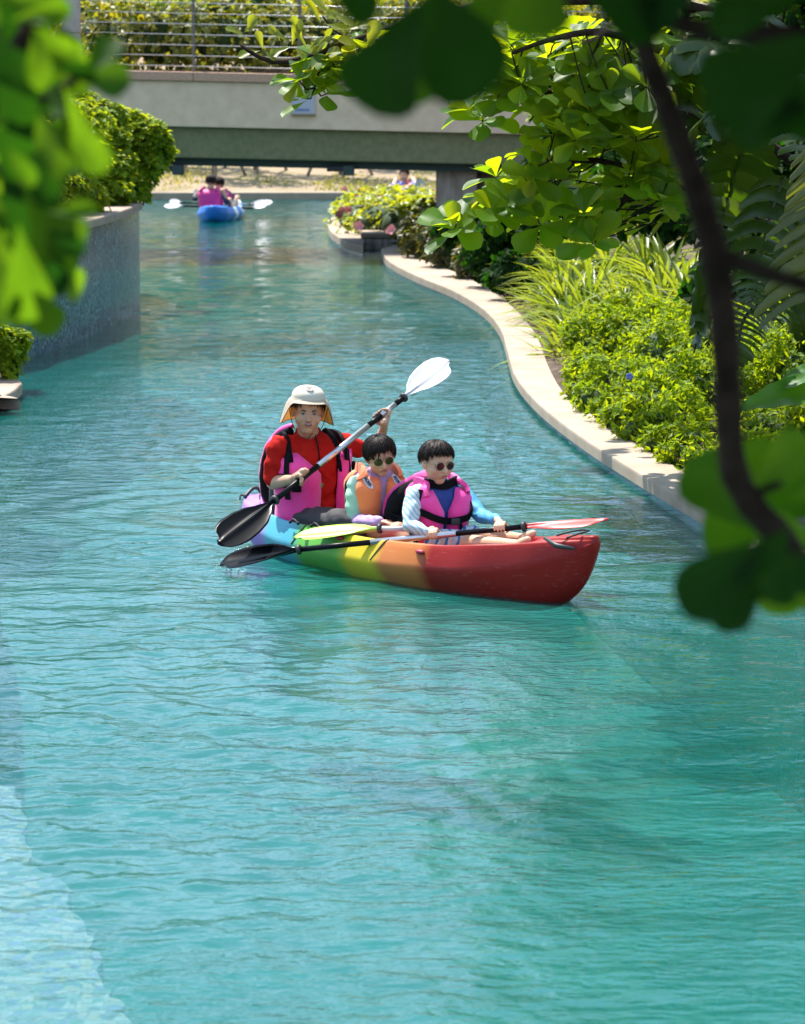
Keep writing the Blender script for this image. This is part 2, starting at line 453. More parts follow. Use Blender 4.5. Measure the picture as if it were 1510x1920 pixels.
# far ground beside the river on both sides and behind the camera
g = mesh_obj('ground', [(-1500, -600, -1.35), (1500, -600, -1.35), (1500, 1500, -1.35), (-1500, 1500, -1.35)], [(0, 1, 2, 3)], M['soil']); g['kind'] = 'structure'

# left wall with mosaic face
wl = [(-9, 27.2), (-5.4, 27.6), (-4.2, 28.2)] + [tuple(G(x, y, 0.0).xy) for x, y in [(0, 688), (30, 678), (60, 668), (105, 654), (150, 638), (192, 620), (230, 600), (252, 585), (262, 575)]]
wl += [(-2.88, 37.4), (-3.0, 38.3), (-3.25, 39.1), (-3.7, 39.7), (-4.4, 40.0), (-9, 41)]
wl = spline([Vector((x, y, 0)) for x, y in wl], 110)
WZ = 1.08
wall = empty('mosaic_wall', (-3.4, 33, 0), 'curved retaining wall of small blue mosaic tiles under the left shrubs', 'wall')
def inset(path, d):
    out = []
    for i, p in enumerate(path):
        t = (path[min(i + 1, len(path) - 1)] - path[max(i - 1, 0)]).normalized()
        out.append(p + Vector((-t.y, t.x, 0)) * d)
    return out
ribbon('tiled_face', wl, -1.2, WZ - 0.03, M['mosaic'], wall, thick=0)
coping_strip('coping', wl, inset(wl, 0.26), WZ - 0.035, WZ + 0.045, M['coping_l'], wall, over=0.035)
rows = []
sel = wl[2:-2:3]
for p in sel:
    rows.append([Vector((p.x - 0.2 - t, p.y + (0.0), WZ + 0.02)) for t in [0, 0.5, 1.5, 4, 12, 60, 200]])
wi = inset(wl, 0.2)
cen = Vector((-6.5, 35, WZ + 0.01))
o = mesh_obj('planter_soil', [Vector((p.x, p.y, WZ + 0.01)) for p in wi], [tuple(range(len(wi)))], M['soil']); o['kind'] = 'structure'
# ground left of everything
rows = []
for (x0, Y, z) in [(-5.2, -6, .1), (-2.6, 6, .1), (-2.25, 13, .1), (-2.9, 20, .1), (-3.45, 24, .1), (-3.55, 25.5, .1), (-3.4, 26.3, .1), (-3.4, 27.2, .1), (-3.9, 28.2, .1), (-6.2, 29.0, .1), (-8.9, 29.6, .1), (-8.9, 41.2, .1), (-8.9, 62, .1), (-20, 63, .1)]:
    rows.append([Vector((x0 - t, Y, z)) for t in [0, 0.4, 1, 3, 8, 25, 90, 400]])
sheet('left_ground', rows, M['soil'])
nl = [Vector((x, y, 0)) for x, y in [(-4.9, -6), (-2.2, 6), (-1.95, 13), (-2.6, 20), (-3.2, 24), (-3.3, 25.6)]] + [G(-30, 752, Z_C), G(8, 738, Z_C), G(30, 722, Z_C), G(31, 713, Z_C)] + [Vector((-3.35, 27.9, 0)), Vector((-4.2, 28.4, 0)), Vector((-8.9, 29.2, 0))]
nl = spline([Vector((p.x, p.y, 0)) for p in nl], 90)
kerb4 = empty('stone_kerb', (-3.2, 26.5, 0), 'rounded reddish kerb end at the left edge below the small shrub', 'kerb')
coping_strip('coping', nl, inset(nl, 0.34), 0.03, Z_C, M['coping_l'], kerb4)
ribbon('tiled_face', nl, -1.2, 0.035, M['mosaic'], kerb4)

# ---- submerged pearly ledge at the lower left
st_px = [(-60, 1440), (30, 1478), (48, 1560), (66, 1625), (118, 1655), (152, 1735), (182, 1790), (206, 1850), (236, 1905), (262, 1990), (300, 2140), (340, 2300)]
LZ = -0.16
sp = [G(x, y, LZ) for x, y in st_px]
sp2 = []
for i_ in range(len(sp) - 1):
    for k_ in range(6):
        q_ = sp[i_].lerp(sp[i_ + 1], k_ / 6); sp2.append(q_ + Vector((rnd.uniform(-.022, .022), rnd.uniform(-.03, .03), 0)))
sp2.append(sp[-1]); sp = sp2
poly = sp + [Vector((-2.15, 5.0, LZ)), Vector((-2.15, sp[0].y + 0.05, LZ))]
nn = len(poly)
V = poly + [Vector((p.x, p.y, -1.2)) for p in poly]
F = [tuple(range(nn))] + [(i, i + nn, (i + 1) % nn + nn, (i + 1) % nn) for i in range(nn)]
led = mesh_obj('pool_ledge', V, F, M['mosaic_pale']); led['kind'] = 'structure'
uvl = led.data.uv_layers.new(name='uv')
for lp in led.data.loops:
    c = led.data.vertices[lp.vertex_index].co; uvl.data[lp.index].uv = (c.x, c.y + c.z)

# ---- pool floor and water
m, n, l, b, out = new_mat('turquoise_floor')
v = tex_coord(n, l)
vo = n.new('ShaderNodeTexVoronoi'); vo.feature = 'DISTANCE_TO_EDGE'; vo.inputs['Scale'].default_value = 2.4
nz = n.new('ShaderNodeTexNoise'); nz.inputs['Scale'].default_value = 1.6; nz.inputs['Detail'].default_value = 5
l.new(v, nz.inputs['Vector'])
cr = n.new('ShaderNodeValToRGB'); cr.color_ramp.elements[0].position = .3; cr.color_ramp.elements[1].position = .7
cr.color_ramp.elements[0].color = (0.002, 0.11, 0.10, 1); cr.color_ramp.elements[1].color = (0.004, 0.22, 0.20, 1)
l.new(nz.outputs[0], cr.inputs[0]); l.new(cr.outputs[0], b.inputs['Base Color']); b.inputs['Roughness'].default_value = 0.6
M['floor'] = m
o = mesh_obj('river_floor', [(-30, -6, -1.15), (30, -6, -1.15), (30, 66, -1.15), (-30, 66, -1.15)], [(0, 1, 2, 3)], M['floor']); o['kind'] = 'structure'

m, n, l, b, out = new_mat('river_water')
n.remove(b)
tc = n.new('ShaderNodeTexCoord')
def noise_node(scale, detail, rough, sx=1, sy=1, off=0):
    mp = n.new('ShaderNodeMapping'); mp.inputs['Scale'].default_value = (sx, sy, 1); mp.inputs['Location'].default_value = (off, off * .7, off)
    l.new(tc.outputs['Object'], mp.inputs['Vector'])
    t = n.new('ShaderNodeTexNoise'); t.inputs['Scale'].default_value = scale; t.inputs['Detail'].default_value = detail; t.inputs['Roughness'].default_value = rough
    l.new(mp.outputs[0], t.inputs['Vector']); return t.outputs[0]
n1 = noise_node(9, 4, 0.55, 0.8, 1.25); n2 = noise_node(22, 2, 0.5, 0.8, 1.2, 3.1); n3 = noise_node(0.30, 2, 0.5, 1, 1, 9)
# calm and ruffled patches
pr = n.new('ShaderNodeMapRange'); pr.inputs[1].default_value = 0.38; pr.inputs[2].default_value = 0.62; pr.inputs[3].default_value = 0.4; pr.inputs[4].default_value = 1.0
l.new(n3, pr.inputs[0])
b1 = n.new('ShaderNodeBump'); b1.inputs['Distance'].default_value = 0.017
l.new(pr.outputs[0], b1.inputs['Strength']); l.new(n1, b1.inputs['Height'])
b2 = n.new('ShaderNodeBump'); b2.inputs['Distance'].default_value = 0.006
l.new(pr.outputs[0], b2.inputs['Strength']); l.new(n2, b2.inputs['Height']); l.new(b1.outputs[0], b2.inputs['Normal'])
tr = n.new('ShaderNodeBsdfTransparent'); tr.inputs[0].default_value = (0.78, 0.97, 0.97, 1)
df = n.new('ShaderNodeBsdfDiffuse'); df.inputs[0].default_value = (0.001, 0.112, 0.096, 1)
body = n.new('ShaderNodeMixShader'); body.inputs[0].default_value = 0.52
l.new(tr.outputs[0], body.inputs[1]); l.new(df.outputs[0], body.inputs[2])
gl = n.new('ShaderNodeBsdfGlossy'); gl.inputs['Roughness'].default_value = 0.025
l.new(b2.outputs[0], gl.inputs['Normal'])
fr = n.new('ShaderNodeFresnel'); fr.inputs['IOR'].default_value = 1.52; l.new(b2.outputs[0], fr.inputs['Normal'])
ms = n.new('ShaderNodeMixShader'); l.new(fr.outputs[0], ms.inputs[0]); l.new(body.outputs[0], ms.inputs[1]); l.new(gl.outputs[0], ms.inputs[2])
l.new(ms.outputs[0], out.inputs['Surface'])
M['water'] = m
xs = np.concatenate([np.linspace(-30, -6, 14)[:-1], np.arange(-6, -2.6, 0.08), np.arange(-2.6, 3.0, 0.03), np.arange(3.0, 8, 0.08), np.linspace(8, 30, 14)])
yl = [-6.0]
while yl[-1] < 66:
    y = yl[-1]; yl.append(y + (0.3 if y < 7 else 0.028 if y < 13 else 0.034 if y < 24 else 0.034 + (y - 24) * 0.004))
yl[-1] = 66.0
ys = np.array(yl)
X, Yg = np.meshgrid(xs, ys)
Zw = np.zeros_like(X)
sx = np.gradient(xs)[None, :] * np.ones_like(Yg); sy = np.gradient(ys)[:, None] * np.ones_like(X)
cell = np.maximum(sx, sy)
mask = 0.55 + 0.45 * np.sin(0.55 * X + 0.23 * Yg + 1.0 + 1.2 * np.sin(0.31 * Yg - 0.4 * X))
mask = np.clip(mask, 0.18, 1)
NW = 70
for i in range(NW):
    lam = 0.10 * (1.2 / 0.10) ** rng.random()
    th = math.pi / 2 + rng.normal() * 0.9
    k = 2 * math.pi / lam
    slope = (0.027 if lam < 0.24 else 0.008 if lam < .6 else 0.0035)
    amp = slope / k * math.sqrt(2)
    att = np.clip((lam / cell - 2.4) / 1.6, 0, 1)
    ph = rng.random() * 6.28
    # gentle phase bending breaks up long straight crests
    bend = 0.35 * lam * np.sin(X / (lam * 2.3) + ph * 3) + 0.25 * lam * np.sin(Yg / (lam * 3.1) + ph)
    Zw += amp * att * (mask if lam < 0.5 else 1) * np.sin(k * (X * math.cos(th) + Yg * math.sin(th)) + k * 0.5 * bend + ph)
def rings(c, lam, a, r0, fall):
    global Zw
    d = np.hypot(X - c[0], Yg - c[1])
    Zw += a * np.sin(2 * math.pi * d / lam) * np.exp(-((d - r0) / fall) ** 2)
rings(G(300, 1030), 0.22, 0.008, 0.25, 0.35)
rings(G(420, 1080), 0.12, 0.004, 0.2, 0.25)
rings(G(900, 1250), 0.5, 0.006, 1.6, 0.9)
rings(G(430, 960), 0.35, 0.006, 0.9, 0.5)
V = np.stack([X.ravel(), Yg.ravel(), Zw.ravel()], 1)
ny, nx_ = X.shape
idx = np.arange(ny * nx_).reshape(ny, nx_)
F = np.stack([idx[:-1, :-1].ravel(), idx[:-1, 1:].ravel(), idx[1:, 1:].ravel(), idx[1:, :-1].ravel()], 1)
o = obj_of('water', np_mesh('water', V, F, M['water'])); o['kind'] = 'structure'

# ---- bridge
BY = 45.0
def BX(px): return (px - 755) / FPX * BY * 1.0
def zb(py): return P(755, py, BY).z
def slope_z(x, z): return z - 0.022 * (x + 1.5)          # the deck falls gently towards the right
M['render_beige'] = mat('pebbledash_beige', (0.82, 0.60, 0.40), 0.9, (0.92, 0.70, 0.48), 6, 0.7, 120, dist=0.006)
M['render_water_lit'] = mat('water_lit_render', (0.19, 0.20, 0.09), 0.85, (0.25, 0.24, 0.12), 14, 0.6, 90, dist=0.004)  # green cast from shade and water bounce, put into the colour
M['bridge_cap'] = mat('granite_cap', (0.52, 0.29, 0.18), 0.75, (0.64, 0.41, 0.28), 40, 0.4, 80, dist=0.003)
M['dark_steel'] = mat('dark_steel', (0.03, 0.06, 0.055), 0.6)
M['steel'] = mat('rail_steel', (0.20, 0.17, 0.14), 0.45, metal=0.6)
M['wire'] = mat('steel_wire', (0.55, 0.56, 0.56), 0.3, metal=0.9)
M['pier'] = mat('rough_pier', (0.50, 0.40, 0.32), 0.9, (0.75, 0.63, 0.53), 5, 0.9, 40, stretch=(3, 3, 0.8), dist=0.02)
bridge = empty('footbridge', (-1.0, BY + 1.6, 0), 'beige rendered footbridge with beam coloured for water-lit shade crossing the river', 'bridge')
def long_box(mb, x0, x1, y0, y1, zt, zbm):
    """box whose top and bottom follow the slope of the deck"""
    V = []
    for x in (x0, x1):
        for y in (y0, y1):
            V += [Vector((x, y, slope_z(x, zbm))), Vector((x, y, slope_z(x, zt)))]
    return mb.add(V, [(0, 1, 3, 2), (4, 6, 7, 5), (0, 4, 5, 1), (2, 3, 7, 6), (0, 2, 6, 4), (1, 5, 7, 3)])
zc, zc2, zf, zg_, zd = zb(139), zb(156), zb(242), zb(301), zb(316)
XL, XR = -8.6, 9.0
mb = MB()
for k in range(12):
    x0 = XL + (XR - XL) * k / 12; x1 = XL + (XR - XL) * (k + 1) / 12
    mb = MB(); long_box(mb, x0 + 0.003, x1 - 0.003, BY - 0.05, BY + 0.42, zc, zc2)
    mb.build('cap_slab', M['bridge_cap'], bridge, False, 0.008)
mb = MB(); long_box(mb, XL, XR, BY, BY + 0.4, zc2 - 0.002, zf); mb.build('parapet', M['render_beige'], bridge, False, 0.01)
mb = MB(); long_box(mb, XL, XR, BY + 0.09, BY + 3.3, zf + 0.05, zg_); mb.build('beam', M['render_water_lit'], bridge, False, 0.02)
mb = MB(); long_box(mb, XL, XR, BY + 0.35, BY + 3.0, zg_ + 0.02, zd); mb.build('girder', M['dark_steel'], bridge, False)
mb = MB(); long_box(mb, XL, XR, BY + 0.4, BY + 3.3, zc2 - 0.05, zc2 - 0.15); mb.build('deck', M['render_beige'], bridge, False)
for k in range(12):
    x0 = XL + (XR - XL) * k / 12; x1 = XL + (XR - XL) * (k + 1) / 12
mb = MB(); long_box(mb, XL, XR, BY + 3.0, BY + 3.4, zc - 0.002, zf + .1); mb.build('parapet', M['render_beige'], bridge, False)
# pier: square block with a round column beside it
pz = slope_z(0.8, zd) + 0.02
mb = MB(); mb.box((BX(858), BY + 1.3, pz / 2 - 0.5), (S(BY) * 76, 1.2, pz + 1.0)); mb.build('pier', M['pier'], bridge, False, 0.03)
mb = MB(); mb.tube([(BX(918), BY + 1.6, -1), (BX(918), BY + 1.6, pz)], 0.24, 20); mb.build('column', M['pier'], bridge, True)
# abutment on the left, under the shrubs
mb = MB(); mb.box((-6.4, BY + 1.6, 0.2), (4.6, 2.6, 2.3)); mb.build('abutment', M['render_water_lit'], bridge, False)
# lamps under the girder
M['black'] = mat('black_plastic', (0.012, 0.012, 0.013), 0.45)
for k, (pxa, pxb, py) in enumerate([(292, 344, 318), (610, 664, 319)]):
    x0, x1 = BX(pxa), BX(pxb); zz = P(755, py, BY + .3).z
    lm = empty('floodlight', ((x0 + x1) / 2, BY + 0.28, zz), ['black floodlight box under the bridge above the kayakers in pink', 'black floodlight box under the middle of the bridge'][k], 'floodlight', 'floodlights under the bridge')
    mb = MB(); mb.box(((x0 + x1) / 2 - 0.05, BY + 0.26, zz + 0.02), (x1 - x0 - 0.14, 0.14, 0.07)); mb.build('bracket', M['black'], lm, False, 0.01)
    mb = MB(); mb.box((x1 - 0.07, BY + 0.24, zz), (0.15, 0.2, 0.13)); mb.build('housing', M['dark_steel'], lm, False, 0.015)
# sign on the parapet
M['sign_white'] = mat('sign_plate', (0.52, 0.52, 0.58), 0.4)
M['sign_blue'] = mat('sign_print', (0.10, 0.20, 0.42), 0.4)
sx0, sx1 = BX(549), BX(592); sz0, sz1 = P(755, 214, BY).z, P(755, 178, BY).z
sg = empty('bridge_sign', ((sx0 + sx1) / 2, BY, sz0), 'small white sign with blue print on the bridge parapet behind leaves', 'sign')
mb = MB(); mb.box(((sx0 + sx1) / 2, BY - 0.012, (sz0 + sz1) / 2), (sx1 - sx0, 0.018, sz1 - sz0)); mb.build('plate', M['sign_white'], sg, False, 0.003)
mb = MB()
xx = sx0 + 0.05
while xx < sx1 - 0.06:
    wv = 0.012 + 0.012 * rnd.random()
    mb.box((xx, BY - 0.023, sz0 + 0.055), (wv, 0.003, 0.03)); xx += wv + 0.008
mb.build('print', M['sign_blue'], sg, False)
mb = MB(); mb.box(((sx0 + sx1) / 2, BY - 0.02, sz0 - 0.01), (sx1 - sx0 + 0.02, 0.05, 0.016)); mb.build('ledge', mat('brass', (0.3, 0.22, 0.08), 0.5), sg, False)

# railing: posts and wires
rail = empty('bridge_railing', (-1.0, BY + 0.2, zc), 'steel post railing with horizontal wires along the bridge', 'railing')
PT = 1.25
posts = [BX(x) for x in (365, 563, 762, 930, 1130, 1330)] + [BX(1530), BX(1730)]
for x in posts:
    z0 = slope_z(x, zc)
    mb = MB(); mb.box((x, BY + 0.2, z0 + PT / 2), (0.045, 0.05, PT)); mb.build('post', M['steel'], rail, False, 0.006)
for k in range(9):
    z = zc + 0.075 + k * 0.137
    mb = MB(); mb.tube([(BX(156), BY + 0.17, slope_z(BX(156), z)), (BX(900), BY + 0.17, slope_z(BX(900), z - .005)), (XR, BY + 0.17, slope_z(XR, z))], 0.0055, 6)
    mb.build('wire', M['wire'], rail)
mb = MB(); mb.tube([(BX(156), BY + 0.2, slope_z(BX(156), zc + PT)), (XR, BY + 0.2, slope_z(XR, zc + PT))], 0.025, 8); mb.build('handrail', M['steel'], rail)
M['pillar'] = mat('pillar_stone', (0.48, 0.38, 0.32), 0.8, (0.58, 0.48, 0.41), 10, 0.4, 60)
pil = empty('gate_pillar', (BX(137), BY + 0.1, zc), 'square pale stone pillar at the left end of the railing', 'pillar')
z0 = zc - 0.02
for k in range(4):
    hgt = 0.55
    mb = MB(); mb.box((BX(137), BY + 0.18, z0 + hgt * (k + 0.5)), (0.235, 0.26, hgt - 0.008)); mb.build('block', M['pillar'], pil, False, 0.006)

# young trees held by stakes on the far bank
def stake_tree(px, Y, lean, n_st, lab):
    base = P(px, 345, Y); base.z = 0.10 + 0.05 * (Y - FB)
    t = empty('young_tree', base, lab, 'tree', 'staked young trees on the far bank')
    mb = MB(); mb.tube([base, base + Vector((0.05, 0, 1.6)), base + Vector((0.0, 0.1, 3.4))], [0.055, 0.045, 0.03], 8); mb.build('trunk', M['greybark'], t)
    for k in range(n_st):
        an = 0.6 + 2 * math.pi * k / n_st
        f = base + Vector((math.cos(an) * 0.75, math.sin(an) * 0.6, -0.02))
        mb = MB(); mb.tube([f, base + Vector((0, 0, 1.5))], 0.032, 6); mb.build('stake', M['stakewood'], t)
    return t, base
young = []
for px, Y, lab in [(330, 70, 'staked young tree far left on the slope under the bridge'), (402, 67.5, 'staked young tree behind the two kayakers in pink'), (480, 69, 'staked young tree just right of the pink kayakers'), (640, 68, 'staked young tree under the middle floodlight'), (700, 70.5, 'staked young tree left of the kayaker in blue and orange')]:
    young.append(stake_tree(px, Y, 0, 3, lab))

# ================================================================== PLANTS
def leaf_shape(kind):
    """unit leaf: base at origin, tip at +Y, face to +Z"""
    if kind == 'tiny':
        return np.array([(0, 0, 0), (-.28, .5, .06), (0, 1, -.08), (.28, .5, .06)], float), [(0, 3, 2, 1)]
    if kind == 'small':
        return np.array([(0, 0, 0), (-.26, .35, .07), (-.24, .7, .05), (0, 1, -.12), (.24, .7, .05), (.26, .35, .07), (0, .5, 0)], float), [(0, 6, 2, 1), (6, 3, 3, 2), (0, 5, 4, 6), (6, 4, 3, 3)]
    if kind == 'obovate':      # broad rounded end, narrow base
        prof = [(0.0, .015), (.12, .05), (.30, .15), (.50, .25), (.68, .33), (.82, .34), (.93, .25), (1.0, .07)]
        V = []
        for (y, hw) in prof:
            z = -0.16 * y * y + 0.03
            V += [(-hw, y, z + hw * .28), (-hw * .5, y, z + hw * .10), (0, y, z), (hw * .5, y, z + hw * .10), (hw, y, z + hw * .28)]
        F = []
        for i in range(len(prof) - 1):
            for j in range(4):
                F.append((i * 5 + j, i * 5 + j + 1, (i + 1) * 5 + j + 1, (i + 1) * 5 + j))
        return np.array(V, float), F
def frames(D, N):
    D = D / np.linalg.norm(D, axis=1, keepdims=True)
    X = np.cross(D, N); X /= np.linalg.norm(X, axis=1, keepdims=True) + 1e-9
    Z = np.cross(X, D)
    return X, D, Z
def leaves_mesh(name, kind, O, D, N, size, width, m):
    sv, sf = leaf_shape(kind)
    k = max(len(f) for f in sf)
    sf = np.array([list(f) + [f[-1]] * (k - len(f)) for f in sf])
    if kind == 'small':
        sf = np.array([(0, 6, 2, 1), (0, 5, 4, 6), (6, 4, 3, 2)])
    X, Dn, Z = frames(D, N)
    n = len(O)
    V = (O[:, None, :] + X[:, None, :] * (sv[None, :, 0:1] * (size * width)[:, None, None]) + Dn[:, None, :] * (sv[None, :, 1:2] * size[:, None, None])
         + Z[:, None, :] * (sv[None, :, 2:3] * size[:, None, None])).reshape(-1, 3)
    F = (sf[None, :, :] + (np.arange(n) * len(sv))[:, None, None]).reshape(-1, 4)
    return np_mesh(name, V, F, m, kind == 'obovate')
def rand_unit(n):
    v = rng.normal(size=(n, 3)); return v / np.linalg.norm(v, axis=1, keepdims=True)
def blob_points(blobs, n, shell=0.75):
    """points in the outer part of ellipsoids, with the outward direction; lumpy outline"""
    vol = np.array([b[1][0] * b[1][1] + b[1][1] * b[1][2] + b[1][0] * b[1][2] for b in blobs]); cnt = np.maximum(1, (vol / vol.sum() * n).astype(int))
    O = []; D = []
    for (c, r), k in zip(blobs, cnt):
        u = rand_unit(k)
        lump = 1 + 0.13 * np.sin(u[:, 0] * 7 + c[0] * 3) * np.sin(u[:, 2] * 6 + c[1]) + 0.08 * np.sin(u[:, 1] * 13 + u[:, 2] * 11)
        rad = (shell + (1 - shell) * rng.random(k)) * lump
        O.append(np.array(c)[None] + u * np.array(r)[None] * rad[:, None]); D.append(u)
    return np.concatenate(O), np.concatenate(D)
def foliage(name, parent, blobs, n, size, m, kind='tiny', up=0.6, jit=0.6, shell=0.7, width=1.0, tufts=0, kindtag='stuff', keep=None):
    """many separate leaves; with tufts > 0 leaves come in little whorls"""
    if tufts:
        k = n // tufts
        O, D = blob_points(blobs, k, shell)
        k = len(O)
        A = D + np.array([0, 0, up])[None] + rand_unit(k) * jit * 0.6
        A /= np.linalg.norm(A, axis=1, keepdims=True)
        O = np.repeat(O, tufts, 0); A = np.repeat(A, tufts, 0)
        Rv = rand_unit(len(O)); Rv -= A * (Rv * A).sum(1, keepdims=True); Rv /= np.linalg.norm(Rv, axis=1, keepdims=True)
        D = A * 0.45 + Rv
        N = A + 0.25 * rand_unit(len(O))
    else:
        O, D0 = blob_points(blobs, n, shell)
        D = D0 + np.array([0, 0, up * 0.3])[None] + rand_unit(len(O)) * jit * 1.3
        N = D0 * 0.6 + np.array([0, 0, up])[None] + rand_unit(len(O)) * jit
    if keep is not None:
        q = keep(O); O, D, N = O[q], D[q], N[q]
    sz = size * (0.7 + 0.6 * rng.random(len(O)))
    me = leaves_mesh(name, kind, O, D, N, sz, np.full(len(O), width), m)
    o = obj_of(name, me, parent)
    if kindtag: o['kind'] = kindtag
    return o
def core(parent, blobs, m, name='twigs', f=0.62):
    """dark woody inside of a shrub: stems fanning out"""
    mb = MB()
    for c, r in blobs:
        c = Vector(c); base = Vector((c.x, c.y, max(0.0, c.z - r[2] * 1.1)))
        for k in range(7):
            u = Vector(rand_unit(1)[0]); u.z = abs(u.z)
            e = c + Vector((u.x * r[0], u.y * r[1], u.z * r[2])) * 0.8
            mb.tube([base + Vector((u.x, u.y, 0)) * 0.05, (base + e) / 2 + Vector((u.x, u.y, 0)) * 0.04, e], [0.014, 0.01, 0.005], 4)
    o = mb.build(name, m, parent); o['kind'] = 'stuff'; return o
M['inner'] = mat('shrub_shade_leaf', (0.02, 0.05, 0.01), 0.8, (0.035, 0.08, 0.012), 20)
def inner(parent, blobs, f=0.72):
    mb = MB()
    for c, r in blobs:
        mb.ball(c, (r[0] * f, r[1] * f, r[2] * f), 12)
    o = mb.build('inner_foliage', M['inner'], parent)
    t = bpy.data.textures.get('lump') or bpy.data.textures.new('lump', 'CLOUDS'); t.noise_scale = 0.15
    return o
def B(px, py, Y, rx, rz, ry=None):
    """blob at a place, radii given in photo pixels at that distance"""
    s = S(Y); p = P(px, py, Y)
    return ((p.x, p.y, p.z), (rx * s, (ry or rx) * s if ry is None else ry, rz * s))

# ---- shrubs over the mosaic wall (upper left) and the small one below
def shrub(name, blobs, n, size, m, lab, group=None, cat='shrub', **kw):
    c = blobs[0][0]
    zmin = min(b[0][2] - b[1][2] for b in blobs)
    t = empty(name, (c[0], c[1], zmin), lab, cat, group)
    core(t, blobs, M['bark'])
    rs = random.Random(len(lab)); extra = []
    for c_, r_ in blobs:
        if r_[0] < .12: continue
        for k_ in range(4):
            u_ = Vector((rs.uniform(-1, 1), rs.uniform(-1, .3), rs.uniform(-.1, 1.2))).normalized(); f_ = rs.uniform(.25, .5)
            extra.append(((c_[0] + u_.x * r_[0] * .95, c_[1] + u_.y * r_[1] * .95, c_[2] + u_.z * r_[2] * .95), (r_[0] * f_, r_[1] * f_, r_[2] * f_ * 1.1)))
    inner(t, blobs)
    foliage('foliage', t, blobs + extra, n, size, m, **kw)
    return t
bl = [B(272, 262, 36.7, 38, 42), B(294, 290, 36.7, 26, 30), B(262, 318, 36.6, 34, 36), B(300, 262, 36.6, 16, 18), B(180, 235, 36.3, 40, 44), B(215, 262, 36.2, 26, 30), B(165, 300, 36.0, 52, 50), B(212, 325, 36.0, 38, 42), B(200, 365, 35.8, 44, 24), B(245, 352, 36.4, 24, 24), B(150, 205, 36.4, 30, 26), B(262, 345, 37.2, 20, 36)]
shrub('round_shrub', bl, 15000, 0.075, M['shrub'], 'bright yellow-green shrub spilling over the end of the mosaic wall', tufts=6, up=0.7, kind='small', shell=0.82, width=.9)
bl = [B(120, 330, 34, 75, 70), B(60, 330, 33, 80, 85), B(150, 370, 34.4, 50, 42), B(100, 240, 34.5, 85, 60), B(20, 260, 33, 70, 90)]
shrub('round_shrub', bl, 9000, 0.075, M['shrub'], 'shrub behind the large blurred leaves on the mosaic wall', tufts=6, up=0.7, kind='small', shell=0.82, width=.9)
bl = [B(5, 655, 27.3, 42, 40), B(-40, 640, 27.2, 50, 50), B(20, 690, 27.2, 16, 22), B(28, 640, 27.5, 26, 22)]
shrub('round_shrub', bl, 5000, 0.06, M['shrub'], 'small shrub at the left edge beside the reddish kerb end', tufts=6, up=0.7, kind='small', shell=0.8, width=.9)
# ---- hedge behind the railing
hb = []
xx = BX(150) + .1
while xx < 7:
    hb.append(((xx, BY + 1.3, zc + 0.45), (0.55, 0.5, 0.62 + 0.05 * math.sin(xx * 5)))); xx += 0.42
hedge = empty('hedge', (0, BY + 1.3, zc - .1), 'clipped yellow-green hedge behind the bridge railing', 'hedge')
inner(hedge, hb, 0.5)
mb = MB(); mb.box((BX(156) + 4.0, BY + 1.3, zc - 0.05), (8, 0.8, 0.2)); mb.build('soil', M['soil'], hedge, False)
foliage('foliage', hedge, hb, 26000, 0.085, M['hedge'], kind='small', shell=0.85, up=0.5, tufts=4)
hb2 = [((x, BY + 2.3 + .2 * math.sin(x * 3), zc + 0.75 + 0.12 * math.sin(x * 2.3)), (0.6, 0.5, 0.5)) for x in np.arange(-4.4, 3, 0.5)]
h2 = empty('hedge', (0, BY + 2.3, zc), 'taller sunlit shrubs showing above the clipped hedge', 'hedge')
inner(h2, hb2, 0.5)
foliage('foliage', h2, hb2, 9000, 0.10, M['shrub'], kind='small', shell=0.85, tufts=5)

# ---- hibiscus bed with pink flowers
bl = []
for Yh in np.arange(49.2, 60.5, 1.0):
    xe = -0.72 if Yh > 50.5 else -0.30
    if Yh > 56: xe = -0.72 + (Yh - 56) * .12
    for xh in np.arange(xe, 3.2, 0.55):
        bl.append(((xh + rnd.uniform(-.1, .1), Yh + rnd.uniform(-.2, .2), 0.26 - .022 * (Yh - 49.2) + rnd.uniform(-.05, .06)), (.42, .62, rnd.uniform(.24, .33))))
for xh, Yh in ((-.05, 48.2), (.35, 47.6), (.75, 47.2), (.3, 46.8), (.7, 46.2)):
    bl.append(((xh, Yh, .3), (.36, .5, .32)))
hib = shrub('hibiscus_bush', bl, 26000, 0.095, M['hib'], 'sunlit hibiscus bush with pink flowers inside the short kerb', None, 'bush', kind='small', shell=0.85, tufts=5, up=1.0)
for k, (px, py) in enumerate([(646, 356), (668, 371), (687, 386), (702, 387), (711, 371), (749, 377), (640, 395), (636, 402), (733, 431), (820, 372), (653, 393), (790, 395), (672, 425)]):
    c = G(px, py, .5)
    if py > 400: c = G(px, py, .5)
    mb = MB(); fw = Vector((0.2 * rnd.uniform(-1, 1), -1, 0.4)).normalized()
    q = fw.to_track_quat('Z', 'Y').to_matrix()
    for j in range(5):
        a = 2 * math.pi * j / 5
        d = q @ Vector((math.cos(a), math.sin(a), 0.35)); s = q @ Vector((-math.sin(a), math.cos(a), 0))
        r = 0.068 * (0.8 + .4 * rnd.random())
        mb.add([c, c + d * r * .6 + s * r * .5, c + d * r, c + d * r * .6 - s * r * .5], [(0, 1, 2, 3)])
    mb.build('flower', M['petal'], hib)
bl = [B(795, 448, 43.6, 46, 38), B(850, 462, 41.6, 60, 50), B(775, 432, 44.8, 35, 32), B(900, 490, 39.5, 50, 50), B(825, 430, 44.5, 50, 40)]
shrub('bronze_hedge', bl, 9000, 0.07, M['brownleaf'], 'low bronze-green hedge on the kerb right of the overflow step', None, 'hedge', kind='small', tufts=5)
